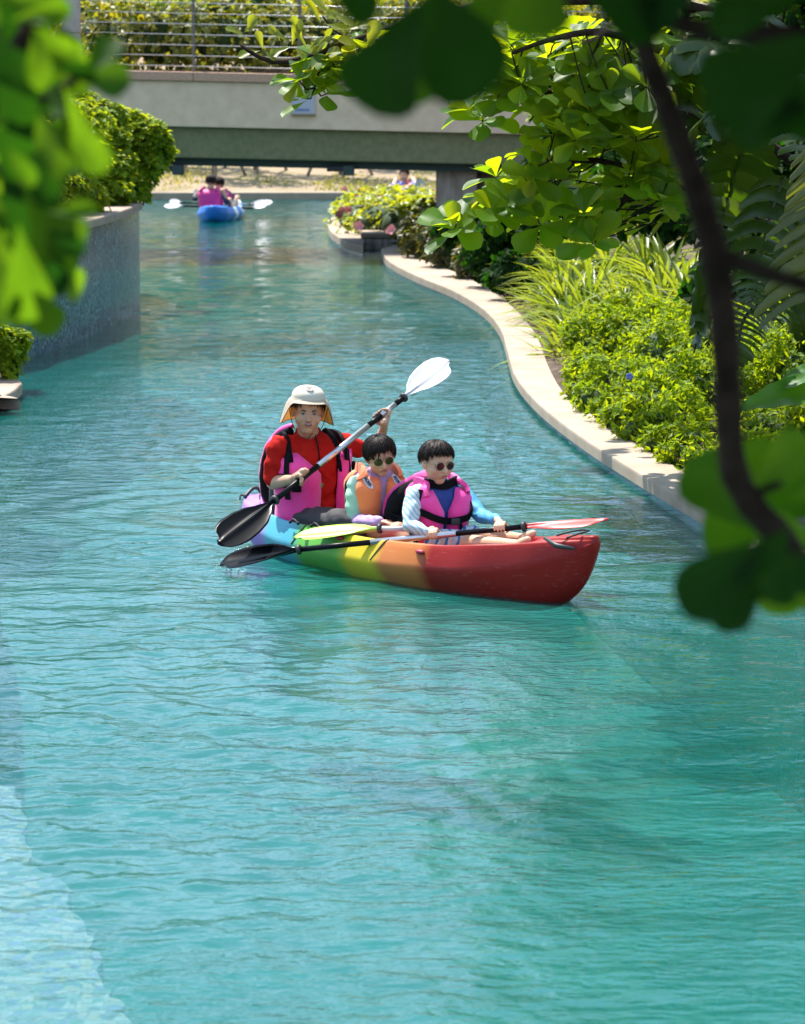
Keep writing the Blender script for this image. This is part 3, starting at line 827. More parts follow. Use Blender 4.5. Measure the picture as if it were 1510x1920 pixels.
bl = [B(925, 470, 38, 60, 60), B(890, 430, 40, 55, 50), B(960, 520, 36, 50, 40), B(1000, 440, 38, 90, 80)]  # stands for the shadow mass here, shade put into the leaf colour
shrub('dark_shrub', bl, 8000, 0.08, M['leaf_shaded'], 'dark shaded shrub under the bridge corner', None, 'shrub', kind='small', tufts=5)

# ---- strap-leaved lilies behind the kerb
def strap_clump(c, h, n, lean=(0, 0)):
    V = []; F = []
    for i in range(n):
        az = rnd.uniform(0, 2 * math.pi); el = rnd.uniform(0.25, 1.35)
        d = Vector((math.cos(az) * math.cos(el) + lean[0], math.sin(az) * math.cos(el) + lean[1], math.sin(el))).normalized()
        L = h * rnd.uniform(0.65, 1.15); wv = h * rnd.uniform(0.022, 0.036); droop = rnd.uniform(0.15, 0.6)
        s = d.cross(Vector((0, 0, 1))).normalized()
        up = s.cross(d)
        p = Vector(c) + Vector((math.cos(az), math.sin(az), 0)) * 0.04
        b0 = len(V); K = 6
        for k in range(K + 1):
            t = k / K
            q = p + d * L * t + Vector((0, 0, -1)) * droop * L * t * t + Vector((d.x, d.y, 0)) * 0.12 * L * t * t
            ww = wv * (0.7 + 0.6 * t if t < .5 else 1.0) * (1 - max(0, t - .55) / .46) + 0.001
            V += [q - s * ww + up * ww * .5, q, q + s * ww + up * ww * .5]
        for k in range(K):
            a = b0 + 3 * k
            F += [(a, a + 1, a + 4, a + 3), (a + 1, a + 2, a + 5, a + 4)]
    return V, F
strap_meshes = []
for k in range(5):
    V, F = strap_clump((0, 0, 0), 1.0, 70, (0.05, -0.15))
    me = bpy.data.meshes.new('leaves'); me.from_pydata([tuple(v) for v in V], [], F); smooth(me); me.materials.append(M['strap']); strap_meshes.append(me)
spots = []
for (px, py, Y) in [(1015, 565, 33.5), (1030, 525, 35), (1055, 605, 31.5), (1040, 485, 36.5), (1060, 560, 33), (1075, 640, 29.5), (1050, 500, 35.5), (1110, 590, 31), (1100, 520, 33.5), (1140, 640, 29), (1150, 560, 31), (1190, 600, 29.5), (1180, 520, 32), (1230, 570, 30), (1240, 500, 31), (1280, 540, 29.5), (1310, 600, 28.5), (1340, 540, 28.5), (1130, 470, 35), (1050, 450, 37.5), (1200, 460, 34), (1370, 600, 28), (1010, 500, 37.5), (1045, 545, 33.2), (1160, 600, 30), (1090, 560, 31.8), (1045, 655, 29.8), (1225, 530, 30.5)]:
    p = P(px + 14, py + 6, Y); spots.append((p.x, p.y, p.z))
for i, (x, y, z) in enumerate(spots):
    hh = rnd.uniform(0.6, 0.85)
    root = empty('strap_lily', (x, y, z - 0.25 * hh), 'clump of long arching strap leaves behind the sandy kerb', 'plant', 'strap-leaved lily clumps behind the kerb', (0, 0, rnd.uniform(-0.8, 0.8)))
    o = bpy.data.objects.new('leaves', strap_meshes[i % 5]); C.objects.link(o); o.parent = root; o.scale = (hh, hh, hh); o['kind'] = 'stuff'
# mound of soil that carries the lilies (the bank rises behind the kerb)
mb = MB()
for (x, y, z) in spots: mb.ball((x + 0.1, y + .1, z - 0.25 * .8 - 0.55), (0.8, 1.1, 0.6), 12)
o = mb.build('planting_mound', M['soil'], None); o['kind'] = 'structure'

# ---- fine-leaved bright shrubs spilling over the kerb
sets = [([B(1130, 665, 27.6, 65, 70), B(1200, 620, 28.5, 75, 60), B(1100, 700, 26.8, 40, 50), B(1085, 735, 25.6, 26, 26), B(1110, 752, 24.7, 34, 30), B(1140, 775, 24.0, 32, 28), B(1190, 640, 27.5, 75, 62), B(1110, 720, 26, 45, 45), B(1170, 730, 25.5, 70, 60)], 'bright fine-leaved shrub spilling over the kerb below the lilies', 16000),
        ([B(1250, 680, 26.5, 85, 90), B(1210, 745, 25, 60, 60), B(1270, 800, 23.4, 60, 62), B(1160, 785, 23.6, 34, 32), B(1195, 812, 22.9, 36, 34), B(1235, 835, 22.2, 36, 34), B(1275, 858, 21.6, 36, 34), B(1320, 880, 21.1, 40, 36), B(1240, 800, 22.9, 40, 40), B(1240, 770, 23.8, 70, 60), B(1300, 640, 27, 80, 60), B(1190, 790, 24.2, 42, 38)], 'fine-leaved green shrub with one small blue flower', 17000),
        ([B(1330, 760, 24, 90, 95), B(1310, 830, 22.8, 60, 60), B(1290, 840, 22.3, 60, 45), B(1400, 720, 25, 90, 80), B(1360, 650, 26, 90, 70)], 'shaded fine-leaved shrub behind the dark trunk', 15000),
        ([B(1450, 820, 22.5, 90, 70), B(1500, 720, 24, 90, 90), B(1480, 640, 25.5, 90, 70), B(1400, 880, 21.5, 90, 60)], 'fine-leaved shrub at the right edge below the banana leaves', 14000)]
for bl, lab, nn_ in sets:
    t = shrub('fine_shrub', bl, nn_, 0.042, M['fine'], lab, 'fine-leaved shrubs along the kerb', kind='tiny', tufts=5, shell=0.62, up=0.5, jit=0.9)
    foliage('sprigs', t, [(c, tuple(v * 1.12 for v in r)) for c, r in bl], nn_ // 6, 0.055, M['fine'], kind='tiny', jit=1.0, shell=0.9, width=.7)
    if 'blue' in lab:
        mb = MB(); c = P(1181, 706, 23.6)
        for j in range(5):
            a = 2 * math.pi * j / 5
            mb.ball(c + Vector((math.cos(a) * .015, 0, math.sin(a) * .015)), (0.012, 0.005, 0.012), 6)
        mb.build('flower', mat('blue_petal', (0.15, 0.2, 0.7), 0.5), t)

# ---- broad-leaved tree on the right (rosettes of rounded leaves)
ob_v, ob_f = leaf_shape('obovate')
def leaf_data(name, m, wf=1.0, curl=0.0, wav=0.0):
    V = ob_v.copy(); V[:, 0] *= wf; V[:, 2] += curl * V[:, 1] ** 2 + wav * np.sin(V[:, 1] * 9) * np.sign(V[:, 0]) * np.abs(V[:, 0])
    return np_mesh(name, V, np.array(ob_f), m)
LM = {}
for key in ('leaf_big', 'leaf_shaded', 'leaf_yellow', 'leaf_near'):
    wk = 1.0 if key in ('leaf_near', 'leaf_shaded') else .78
    LM[key] = [leaf_data('leaf', M[key], wf * wk, cu, wv) for wf, cu, wv in ((1.0, 0, .1), (0.85, -0.12, .2), (1.1, 0.12, -.1), (.92, .2, .3))]
def leaf_obj(base, d, nrm, L, key, parent, wf=1.0):
    d = Vector(d).normalized(); x = d.cross(Vector(nrm)).normalized(); z = x.cross(d)
    o = bpy.data.objects.new('leaf', rnd.choice(LM[key])); C.objects.link(o)
    o.parent = parent; o.matrix_parent_inverse = parent_inv(parent)
    mt = Matrix((x * L * wf, d * L, z * L)).transposed().to_4x4(); mt.translation = Vector(base)
    o.matrix_basis = mt
    return o
def rosette(c, ax, L, n):
    """list of (base, dir, normal, length)"""
    ax = Vector(ax).normalized(); u = ax.orthogonal().normalized(); v = ax.cross(u)
    out = []
    a0 = rnd.uniform(0, 6.28)
    for k in range(n):
        a = a0 + k * 2.399; t = k / n
        r = u * math.cos(a) + v * math.sin(a)
        el = 1.0 - 1.05 * (1 - t) + rnd.uniform(-.15, .15)
        d = (r * math.cos(el) + ax * math.sin(el)).normalized()
        nn = (ax * math.cos(el) - r * math.sin(el)) + Vector(rand_unit(1)[0]) * 0.25
        out.append((Vector(c) - ax * 0.02 * (1 - t) + r * 0.006, d, nn, L * rnd.uniform(0.75, 1.12) * (0.75 if t > .8 else 1)))
    return out
mt_root = P(1500, 420, 20.5); mt_base = Vector((mt_root.x + 0.9, 20.6, 0.3))
mtree = empty('broad_leaved_tree', mt_base, 'broad-leaved tree with rosettes of rounded leaves reaching over the river from the right', 'tree')
limbs = []
def limb(pts, r0, r1, n=16):
    q = spline(pts, n); limbs.append(q)
    return q, list(np.linspace(r0, r1, n))
mb = MB()
top = Vector((mt_base.x - 0.3, 20.4, 2.6))
q, r = limb([mt_base, mt_base + Vector((-.1, 0, 1.1)), top], 0.09, 0.07); mb.tube(q, r, 8)
for pts, r0 in [([top, P(1400, 60, 20.3), P(1250, 85, 20), P(1130, 60, 19.6), P(1040, 72, 19.4), P(960, 100, 19.3)], .04),
            ([top, P(1300, 10, 20), P(1100, 0, 19.6), P(900, 10, 19.3), P(760, 45, 19.1), P(660, 78, 19.0), P(575, 108, 18.9), P(520, 117, 18.9), P(480, 104, 18.85), P(452, 84, 18.85)], .035),
            ([P(660, 78, 19.0), P(625, 55, 19.0), P(605, 30, 19.0)], .008), ([P(600, 95, 18.95), P(625, 120, 18.9), P(640, 150, 18.9)], .008), ([P(620, 92, 18.97), P(600, 130, 18.9), P(590, 165, 18.85)], .01),
            ([P(690, 70, 19.0), P(665, 105, 18.9), P(645, 140, 18.85)], .01), ([P(520, 117, 18.9), P(498, 95, 18.9)], .005),
            ([mt_base + Vector((-.1, 0, 1.1)), P(1400, 240, 20.5), P(1250, 215, 20.2), P(1100, 170, 20), P(980, 180, 19.9), P(905, 215, 19.8)], .035),
            ([mt_base + Vector((-.1, 0, 1.1)), P(1380, 400, 20.5), P(1220, 330, 20), P(1080, 300, 19.8), P(960, 370, 19.6), P(880, 415, 19.5)], .03),
            ([P(1220, 330, 20), P(1170, 380, 19.6), P(1120, 440, 19.3)], .015), ([P(1080, 300, 19.8), P(1010, 330, 19.6), P(960, 320, 19.4)], .012)]:
    q, r = limb(pts, r0, max(0.004, r0 * .25)); mb.tube(q, r, 6)
lp_all = [p for q in limbs[1:] for p in q]
ros = []
explicit = [(590, 140, 18.9, 8), (640, 150, 18.9, 9), (560, 150, 18.8, 8), (600, 110, 18.95, 7), (615, 175, 18.85, 7), (575, 185, 18.85, 6), (650, 120, 18.95, 8), (680, 95, 19, 8),
            (905, 225, 19.8, 8), (950, 165, 19.8, 9), (880, 205, 19.8, 6), (965, 130, 19.6, 8), (935, 180, 19.6, 8), (1080, 262, 19.3, 9), (1040, 250, 19.5, 8), (1105, 125, 19.6, 9), (1180, 160, 19.6, 8),
            (865, 415, 19.5, 8), (850, 430, 19.45, 7), (925, 400, 19.4, 9), (960, 385, 19.4, 8), (1000, 330, 19.4, 9), (1110, 455, 19.2, 9), (1095, 400, 19.3, 8), (1240, 375, 19.4, 9), (1190, 320, 19.4, 8), (1035, 300, 19.5, 7), (1060, 210, 19.7, 8), (1130, 205, 19.6, 8)]
inside = lambda x, y: (x > 925 or y > 380) and x < 1275 and y > 60 and not (x < 1010 and 215 < y < 330) and y < 300 + (x - 830) * 0.35 + (0 if x > 1150 else 60) and not (x < 1030 and 250 < y < 320 and x < 985)
for px, py, Y, n_ in explicit: ros.append((P(px, py, Y), n_, False))
cnt = 0
while cnt < 150:
    x, y = rnd.uniform(840, 1275), rnd.uniform(50, 480)
    if cnt < 45: x, y = rnd.uniform(900, 1290), rnd.uniform(55, 200)
    if inside(x, y):
        ros.append((P(x, y, rnd.uniform(19.3, 21.6)), rnd.randint(6, 9), False)); cnt += 1
# the crown above the frame
for k in range(45):
    x, y = rnd.uniform(1100, 1600), rnd.uniform(-520, 20)
    if y < -((x - 700) * 0.9 + 60) * 1.0: continue
    ros.append((P(x, y, rnd.uniform(19.6, 23)), rnd.randint(6, 9), True))
hi = spline([top, Vector((2.4, 22.0, 3.6)), Vector((1.4, 23.2, 3.75)), Vector((.5, 24.0, 3.8))], 14); mb.tube(hi, list(np.linspace(.05, .012, 14)), 6); lp_all += hi
for k in range(34):
    q_ = hi[rnd.randint(3, 13)]; ros.append((q_ + Vector((rnd.uniform(-.5, .5), rnd.uniform(-.9, .6), rnd.uniform(-.08, .55))), rnd.randint(6, 9), True))
lv_vis = []; lv_rest = []
for c, n_, above in ros:
    nearest = min(lp_all, key=lambda p: (p - c).length)
    dv = c - nearest
    if dv.length > 0.02:
        mid = (c + nearest) / 2 + Vector((0, 0, -0.03))
        mb.tube([nearest, mid, c], [0.006, 0.005, 0.004], 5)
    ax = Vector((rnd.uniform(-.5, .25), rnd.uniform(-.7, .1), 1.0)) if dv.length < .02 else dv.normalized() * 0.5 + Vector((0, -0.35, 0.9))
    L = 0.19 if c.x < -0.2 else 0.20
    for it in rosette(c, ax, L, n_):
        (lv_rest if above else lv_vis).append(it)
mb.build('branches', M['bark'], mtree)
# small yellow leaves at the end of the thin twig
for px, py, dx, dy, s_ in [(452, 66, -14, -8, 20), (458, 62, 12, -10, 22), (465, 60, 6, -14, 22), (492, 92, -4, -16, 22), (488, 96, -22, 4, 26), (495, 95, 8, 6, 18), (545, 88, -12, 6, 26), (548, 84, 6, -20, 30), (552, 90, 14, 14, 26), (540, 80, -18, -14, 26), (600, 42, -10, -16, 34), (606, 45, 16, 6, 34), (640, 62, 16, -8, 34), (632, 66, -16, 8, 36), (650, 76, 8, 24, 40), (560, 66, -6, -14, 24), (660, 50, -14, -10, 34), (668, 54, 10, -16, 34), (618, 26, -12, -10, 30), (622, 28, 10, 4, 30), (575, 92, -10, -14, 26), (580, 94, 12, -8, 24), (525, 78, -6, -12, 22), (470, 98, 10, 8, 20), (690, 90, 6, -18, 34), (684, 94, -16, -6, 34)]:
    c = P(px, py, 18.9); d = Vector((dx, -4, -dy)).normalized()
    leaf_obj(c, d, Vector((0.2, -0.6, 0.8)), s_ * S(18.9) * 1.6, 'leaf_yellow', mtree)
rnd.shuffle(lv_vis)
M_keys = lambda b: 'leaf_big'
for it in lv_vis[:280]:
    leaf_obj(it[0], it[1], it[2], it[3], 'leaf_yellow' if (it[0].x < -0.25 and rnd.random() < .8) or rnd.random() < .06 else 'leaf_big', mtree)
def leaves_rest(name, lst, m, parent):
    if not lst: return
    O = np.array([tuple(i[0]) for i in lst]); D = np.array([tuple(i[1]) for i in lst]); N = np.array([tuple(i[2]) for i in lst]); s = np.array([i[3] for i in lst])
    o = obj_of(name, leaves_mesh(name, 'obovate', O, D, N, s, np.full(len(s), 1.0), m), parent); o['kind'] = 'stuff'
leaves_rest('more_leaves', lv_vis[280:] + lv_rest, M['leaf_big'], mtree)

# ---- banana-like plant with slit leaves (right)
def slit_leaf(pts, hw, nseg, key, parent, gap=0.06, droop=0.35, side=(1, 1), face=Vector((0, -1, 0.3)), taper=True, edge_jit=.12):
    """midrib curve with two rows of torn strips; one mesh = one leaf"""
    q = spline(pts, nseg + 1)
    V = []; F = []
    for i in range(nseg):
        t = (i + .5) / nseg
        a, b_ = q[i], q[i + 1]
        tv = (b_ - a); Ls = tv.length; tv.normalize()
        fn = (face - tv * face.dot(tv)).normalized()
        sv = tv.cross(fn)
        wh = hw * (math.sin(math.pi * min(1, (0.12 + 0.88 * t)) ** 0.8) ** 0.6 if taper else 1)
        for s_, on in ((1, side[0]), (-1, side[1])):
            if not on: continue
            L = wh * rnd.uniform(1 - edge_jit, 1.04)
            tw = rnd.uniform(-.25, .25)
            b0 = len(V); K = 4
            for k in range(K + 1):
                u = k / K
                o_ = sv * s_ * L * u + tv * L * 0.28 * u * u + Vector((0, 0, -1)) * droop * L * u * u + fn * (0.05 + tw * .2) * L * u
                ww = Ls * (0.5 - gap * u * .5) * (1 if k < K else 0.55)
                tt = tv + fn * tw * u + fn * 0.25
                V += [a + (b_ - a) * .5 + o_ - tt * ww, a + (b_ - a) * .5 + o_ + fn * ww * .35, a + (b_ - a) * .5 + o_ + tt * ww]
            for k in range(K):
                c = b0 + 3 * k
                F += [(c, c + 1, c + 4, c + 3), (c + 1, c + 2, c + 5, c + 4)]
    me = bpy.data.meshes.new('leaf'); me.from_pydata([tuple(v) for v in V], [], F); smooth(me); me.materials.append(M[key])
    o = obj_of('leaf', me, parent)
    mb = MB(); mb.tube(q, [0.012 * (1 - .7 * i / nseg) + .002 for i in range(nseg + 1)], 5)
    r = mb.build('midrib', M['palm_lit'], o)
    return o
ban_base = Vector((P(1420, 600, 24).x + .3, 24.0, 0.25))
ban = empty('banana_plant', ban_base, 'dark banana-like plant with torn slit leaves hanging at the right', 'plant')
mb = MB(); mb.tube([ban_base, ban_base + Vector((0, 0, 1.0)), ban_base + Vector((.1, 0, 1.9))], [.09, .07, .05], 8); mb.build('stem', M['palm'], ban)
Yb_ = 19.4
for pts, hw, ns, key, dr in [
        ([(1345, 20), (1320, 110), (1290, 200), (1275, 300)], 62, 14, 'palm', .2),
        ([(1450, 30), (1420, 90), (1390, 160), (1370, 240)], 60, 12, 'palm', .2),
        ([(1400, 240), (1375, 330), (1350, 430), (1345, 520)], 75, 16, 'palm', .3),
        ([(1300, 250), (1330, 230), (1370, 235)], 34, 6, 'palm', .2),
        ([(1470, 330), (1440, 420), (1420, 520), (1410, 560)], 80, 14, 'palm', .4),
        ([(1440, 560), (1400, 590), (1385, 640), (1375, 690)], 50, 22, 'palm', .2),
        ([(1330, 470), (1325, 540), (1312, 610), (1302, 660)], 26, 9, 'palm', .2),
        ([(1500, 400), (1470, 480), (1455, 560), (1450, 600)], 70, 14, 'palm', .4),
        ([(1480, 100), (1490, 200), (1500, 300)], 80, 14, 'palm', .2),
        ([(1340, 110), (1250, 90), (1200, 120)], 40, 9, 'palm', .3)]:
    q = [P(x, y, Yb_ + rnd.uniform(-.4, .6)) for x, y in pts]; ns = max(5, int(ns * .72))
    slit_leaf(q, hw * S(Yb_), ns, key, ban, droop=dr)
# right edge leaf, sunlit, long strips pointing to the left
ban2_base = Vector((P(1660, 500, 19.2).x, 19.2, 0.25))
ban2 = empty('banana_plant', ban2_base, 'sunlit yellow-green slit leaf at the right edge with a green broad leaf below', 'plant')
mb = MB(); mb.tube([ban2_base, ban2_base + Vector((-.05, 0, .8)), ban2_base + Vector((-.15, 0, 1.6))], [.08, .06, .04], 8); mb.build('stem', M['palm'], ban2)
q = [P(x, y, 18.7) for x, y in [(1600, 240), (1590, 340), (1570, 440), (1555, 560)]]
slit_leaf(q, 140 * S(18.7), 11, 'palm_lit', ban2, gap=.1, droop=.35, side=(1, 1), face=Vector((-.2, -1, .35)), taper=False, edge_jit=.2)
def broad_leaf(base, tip, wv, key, parent, face, wavy=0.04):
    base = Vector(base); tip = Vector(tip); d = tip - base; L = d.length; d.normalize()
    fn = (Vector(face) - d * Vector(face).dot(d)).normalized(); s = d.cross(fn)
    V = []; F = []; K = 14
    for k in range(K + 1):
        t = k / K; hwv = wv * math.sin(math.pi * (0.06 + 0.94 * t) ** 0.75) ** 0.75 + .002
        c = base + d * L * t - fn * L * 0.18 * t * t
        for j in (-1, -.5, 0, .5, 1):
            V.append(c + s * hwv * j * (1 + .05 * math.sin(k * 2.1 + j)) + fn * (hwv * abs(j) * .3 + wavy * L * .3 * math.sin(k * 1.7) * abs(j)))
    for k in range(K):
        for j in range(4):
            a = k * 5 + j
            F.append((a, a + 1, a + 6, a + 5))
    me = bpy.data.meshes.new('leaf'); me.from_pydata([tuple(v) for v in V], [], F); smooth(me); me.materials.append(M[key])
    return obj_of('leaf', me, parent)
M['palm_bright'] = leaf_mat('bright_banana_leaf', (0.06, 0.22, 0.01), (0.07, 0.25, 0.012), (0.2, 0.5, 0.01), (0.22, 0.5, 0.01), .35, .4)
broad_leaf(P(1560, 728, 20.6), P(1400, 742, 20.2), 34 * S(20.5), 'palm_bright', ban2, (0.1, -.7, .7))
broad_leaf(P(1560, 690, 20.6), P(1450, 716, 20.4), 26 * S(20.5), 'palm_bright', ban2, (0.1, -.5, .9))
broad_leaf(P(1560, 690, 20.3), P(1476, 690, 20.2), 18 * S(20.5), 'palm_bright', ban2, (0.1, -.3, .9))

# dark undergrowth filling the bank behind the plants on the right
bl = [B(1380, 300, 29, 130, 150), B(1500, 420, 28, 130, 130), B(1240, 330, 33, 110, 120), B(1450, 120, 30, 160, 160), B(1250, 140, 34, 130, 130), B(1120, 330, 37, 100, 90), B(1100, 180, 39, 100, 100), B(1420, 560, 27.5, 110, 60)]
t = shrub('tall_shrub', bl, 16000, 0.14, M['leaf_shaded'], 'tall dark shrubbery filling the bank behind the torn leaves', None, 'shrub', kind='small', tufts=5, shell=.8)
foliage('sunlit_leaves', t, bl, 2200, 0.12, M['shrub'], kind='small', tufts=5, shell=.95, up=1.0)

# ---- near tree the camera looks past: dark stem and large leaves, out of focus
Yn = 4.2
def NP(x, y, dY=0.0): return P(x, y, Yn + dY)
near = empty('near_tree', Vector((1.9, 3.9, 0.15)), 'dark stem and large blurred leaves closest to the camera at the right', 'tree')
stem = spline([NP(1150, -160), NP(1185, -20), NP(1203, 70), NP(1252, 205), NP(1303, 345), NP(1345, 500), NP(1362, 680), NP(1372, 860), NP(1405, 940), NP(1465, 1010), NP(1512, 1090), NP(1600, 1180), NP(1750, 1400), Vector((1.7, 4.0, 0.7)), Vector((1.9, 3.9, 0.1))], 60)
rr = [1.05 * S(Yn) * (15 + min(i, 20) * 0.55 - max(0, i - 26) * .0 + max(0, i - 36) * .8) for i in range(60)]
rr = [r * (1 + .06 * math.sin(i * 1.9)) for i, r in enumerate(rr)]
mb = MB(); mb.tube(stem, rr, 10); mb.build('trunk', M['bark'], near)
mb = MB()
mb.tube(spline([NP(1350, 480), NP(1420, 505), NP(1480, 525), NP(1600, 560)], 8), [S(Yn) * r for r in (17, 16, 15, 15, 14, 14, 13, 13)], 8)
mb.build('branch', M['bark'], near); mb = MB()
mb.tube(spline([NP(1195, 20), NP(1290, 50), NP(1400, 62), NP(1520, 66), NP(1700, 40)], 8), [S(Yn) * r for r in (12, 15, 18, 20, 20, 20, 20, 20)], 8)
mb.build('branch', M['bark'], near); mb = MB()
mb.tube(spline([NP(1400, 940), NP(1440, 915), NP(1500, 900)], 6), S(Yn) * 8, 6)
mb.build('branch', M['bark'], near)
mb = MB(); mb.tube(spline([NP(1060, 68, 2.0), NP(1100, 80, 2.0), NP(1150, 45, 1.6), NP(1190, 20, .5)], 8), S(Yn) * 5, 6); mb.build('branch', M['bark'], near)
def near_leaf(b0, b1, wpx, key, parent, Y, dY=0.0, tilt=(0, -1, 0.5)):
    a = P(b0[0], b0[1], Y); c = P(b1[0], b1[1], Y + dY)
    L = (c - a).length
    wf = (wpx * S(Y)) / (0.68 * L)
    return leaf_obj(a, c - a, Vector(tilt), L, key, parent, wf)
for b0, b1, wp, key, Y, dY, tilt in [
        ((815, -20), (700, 208), 180, 'leaf_shaded', 3.3, .03, (-.3, -1, .2)), ((790, -60), (885, 190), 205, 'leaf_shaded', 3.25, .02, (.3, -1, .2)), ((730, 40), (800, 192), 80, 'leaf_near', 3.5, .02, (0, -1, .5)),
        ((600, -40), (705, 35), 70, 'leaf_shaded', 3.4, 0, (0, -1, .4)), ((690, -10), (655, 35), 50, 'leaf_near', 3.6, 0, (0, -1, .4)), ((860, -40), (925, 62), 60, 'leaf_near', 3.6, 0, (.5, -1, .6)),
        ((990, -90), (1012, 72), 120, 'leaf_near', 3.4, .02, (-.2, -1, .5)), ((900, -60), (960, 40), 70, 'leaf_near', 3.6, .02, (-.2, -1, .5)), ((1060, -60), (1240, 60), 110, 'leaf_shaded', 3.5, 0, (0, -1, .3)), ((1350, -60), (1180, 40), 120, 'leaf_shaded', 3.5, 0, (0, -1, .3)),
        ((1540, -20), (1330, 35), 110, 'leaf_shaded', 3.6, 0, (0, -1, .3)), ((1570, 60), (1330, 215), 190, 'leaf_shaded', 3.4, 0, (-.2, -1, .3)), ((1590, 200), (1370, 235), 110, 'leaf_shaded', 3.5, 0, (0, -1, .4)), ((1500, 60), (1440, 255), 120, 'leaf_shaded', 3.5, 0, (0, -1, .2)), ((1560, 100), (1500, 265), 120, 'leaf_shaded', 3.6, 0, (0, -1, .2)),
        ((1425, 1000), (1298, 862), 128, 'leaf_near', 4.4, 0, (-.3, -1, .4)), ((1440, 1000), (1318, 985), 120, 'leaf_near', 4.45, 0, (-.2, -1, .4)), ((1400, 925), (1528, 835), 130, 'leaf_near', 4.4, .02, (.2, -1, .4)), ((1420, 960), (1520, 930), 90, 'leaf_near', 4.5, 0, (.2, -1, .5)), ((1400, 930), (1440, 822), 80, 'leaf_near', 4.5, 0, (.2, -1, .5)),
        ((1455, 1005), (1283, 1152), 125, 'leaf_shaded', 3.5, -.02, (-.2, -1, .6)), ((1450, 1010), (1345, 1178), 100, 'leaf_shaded', 3.55, -.02, (-.2, -1, .5)), ((1455, 1005), (1478, 1152), 120, 'leaf_near', 4.4, -.02, (.2, -1, .3)), ((1500, 1030), (1440, 1130), 90, 'leaf_shaded', 3.45, -.02, (.2, -1, .3)), ((1530, 1000), (1530, 1120), 90, 'leaf_shaded', 3.5, -.02, (.2, -1, .3)), ((1570, 880), (1470, 905), 50, 'leaf_near', 3.55, -.02, (.5, -.6, 1)), ((1480, 985), (1410, 1120), 110, 'leaf_shaded', 3.5, 0, (0, -1, .4)), ((1545, 930), (1400, 895), 120, 'leaf_near', 4.45, 0, (0, -1, .4)), ((1540, 1010), (1415, 1010), 110, 'leaf_near', 4.4, 0, (0, -1, .3)), ((1540, 1060), (1500, 1140), 90, 'leaf_near', 3.6, 0, (0, -1, .3))]:
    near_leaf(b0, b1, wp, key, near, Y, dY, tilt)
# unseen leaves added overhead, packed along the sun's path to shade the near leaves
lst = []
for k in range(9000):
    h = rnd.uniform(.05, 1.5)
    x0 = rnd.uniform(-.12, 2.2) if k % 4 else rnd.uniform(-.12, .8); y0 = rnd.uniform(1.8, 5.6)
    c = Vector((x0 - .29 * h, y0 + .42 * h, 0)); c.z = CAM_H + .02 * c.y + .26 + h
    lst.append((c, Vector(rand_unit(1)[0]), Vector((rnd.uniform(-.5, .5), rnd.uniform(-.5, .5), 1)), rnd.uniform(.12, .18)))
leaves_rest('crown', lst, M['leaf_shaded'], near)

# left cluster
left = empty('near_branch', Vector((-1.2, 4.0, 0.15)), 'sunlit branch of large blurred leaves at the left edge', 'branch')
mb = MB()
mb.tube(spline([Vector((-1.2, 4.0, 0.1)), Vector((-1.15, 4.1, 1.4)), P(-160, 420, 4.2), P(-60, 250, 4.15), P(20, 120, 4.1), P(60, 40, 4.1), P(90, -60, 4.1)], 24), list(np.linspace(.03, .008, 24)), 7)
mb.tube(spline([P(-40, 240, 4.15), P(60, 200, 4.05), P(140, 150, 4)], 8), .006, 6)
mb.tube(spline([P(-60, 300, 4.15), P(30, 330, 4.1), P(90, 400, 4)], 8), .006, 6)
mb.build('stem', M['bark'], left)
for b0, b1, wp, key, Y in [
        ((160, 150), (218, 66), 62, 'leaf_near', 3.9), ((150, 150), (240, 152), 70, 'leaf_near', 3.9), ((95, 128), (188, 138), 52, 'leaf_shaded', 3.85), ((60, 50), (140, 118), 60, 'leaf_near', 4.0), ((20, 40), (122, 22), 42, 'leaf_near', 3.85), ((-20, -20), (95, 22), 70, 'leaf_near', 4.0),
        ((60, 60), (80, 160), 60, 'leaf_near', 3.95), ((120, 160), (200, 318), 66, 'leaf_near', 3.85), ((85, 160), (135, 235), 50, 'leaf_near', 4.0), ((75, 190), (115, 345), 84, 'leaf_near', 3.95), ((-10, 150), (65, 250), 90, 'leaf_shaded', 4.0), ((-30, 60), (50, 180), 110, 'leaf_shaded', 4.05),
        ((-20, 230), (65, 330), 100, 'leaf_shaded', 3.95), ((10, 270), (62, 345), 46, 'leaf_near', 3.8), ((50, 280), (100, 390), 60, 'leaf_shaded', 3.9), ((92, 400), (186, 392), 40, 'leaf_near', 3.85), ((45, 340), (135, 480), 95, 'leaf_near', 3.95), ((0, 360), (100, 480), 100, 'leaf_shaded', 4.0),
        ((85, 430), (160, 475), 46, 'leaf_shaded', 3.9), ((75, 440), (125, 560), 60, 'leaf_shaded', 3.95), ((35, 420), (60, 608), 92, 'leaf_near', 3.85), ((-20, 440), (15, 610), 80, 'leaf_near', 3.9), ((-30, 380), (10, 540), 60, 'leaf_near', 4.0), ((90, 380), (140, 470), 50, 'leaf_near', 4.0),
        ((0, 0), (60, 90), 80, 'leaf_shaded', 4.1), ((100, 40), (150, 110), 50, 'leaf_near', 4.1), ((20, 200), (90, 300), 80, 'leaf_shaded', 4.1), ((0, 300), (70, 400), 90, 'leaf_shaded', 4.1), ((10, 100), (100, 200), 90, 'leaf_shaded', 4.1), ((-10, 500), (50, 570), 80, 'leaf_near', 4.1), ((60, -40), (120, 40), 60, 'leaf_near', 4.1), ((110, 200), (150, 290), 46, 'leaf_near', 4.1), ((20, 460), (95, 520), 60, 'leaf_near', 4.1)]:
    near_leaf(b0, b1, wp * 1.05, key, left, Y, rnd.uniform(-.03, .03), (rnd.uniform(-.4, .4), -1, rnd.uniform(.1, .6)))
lst = []
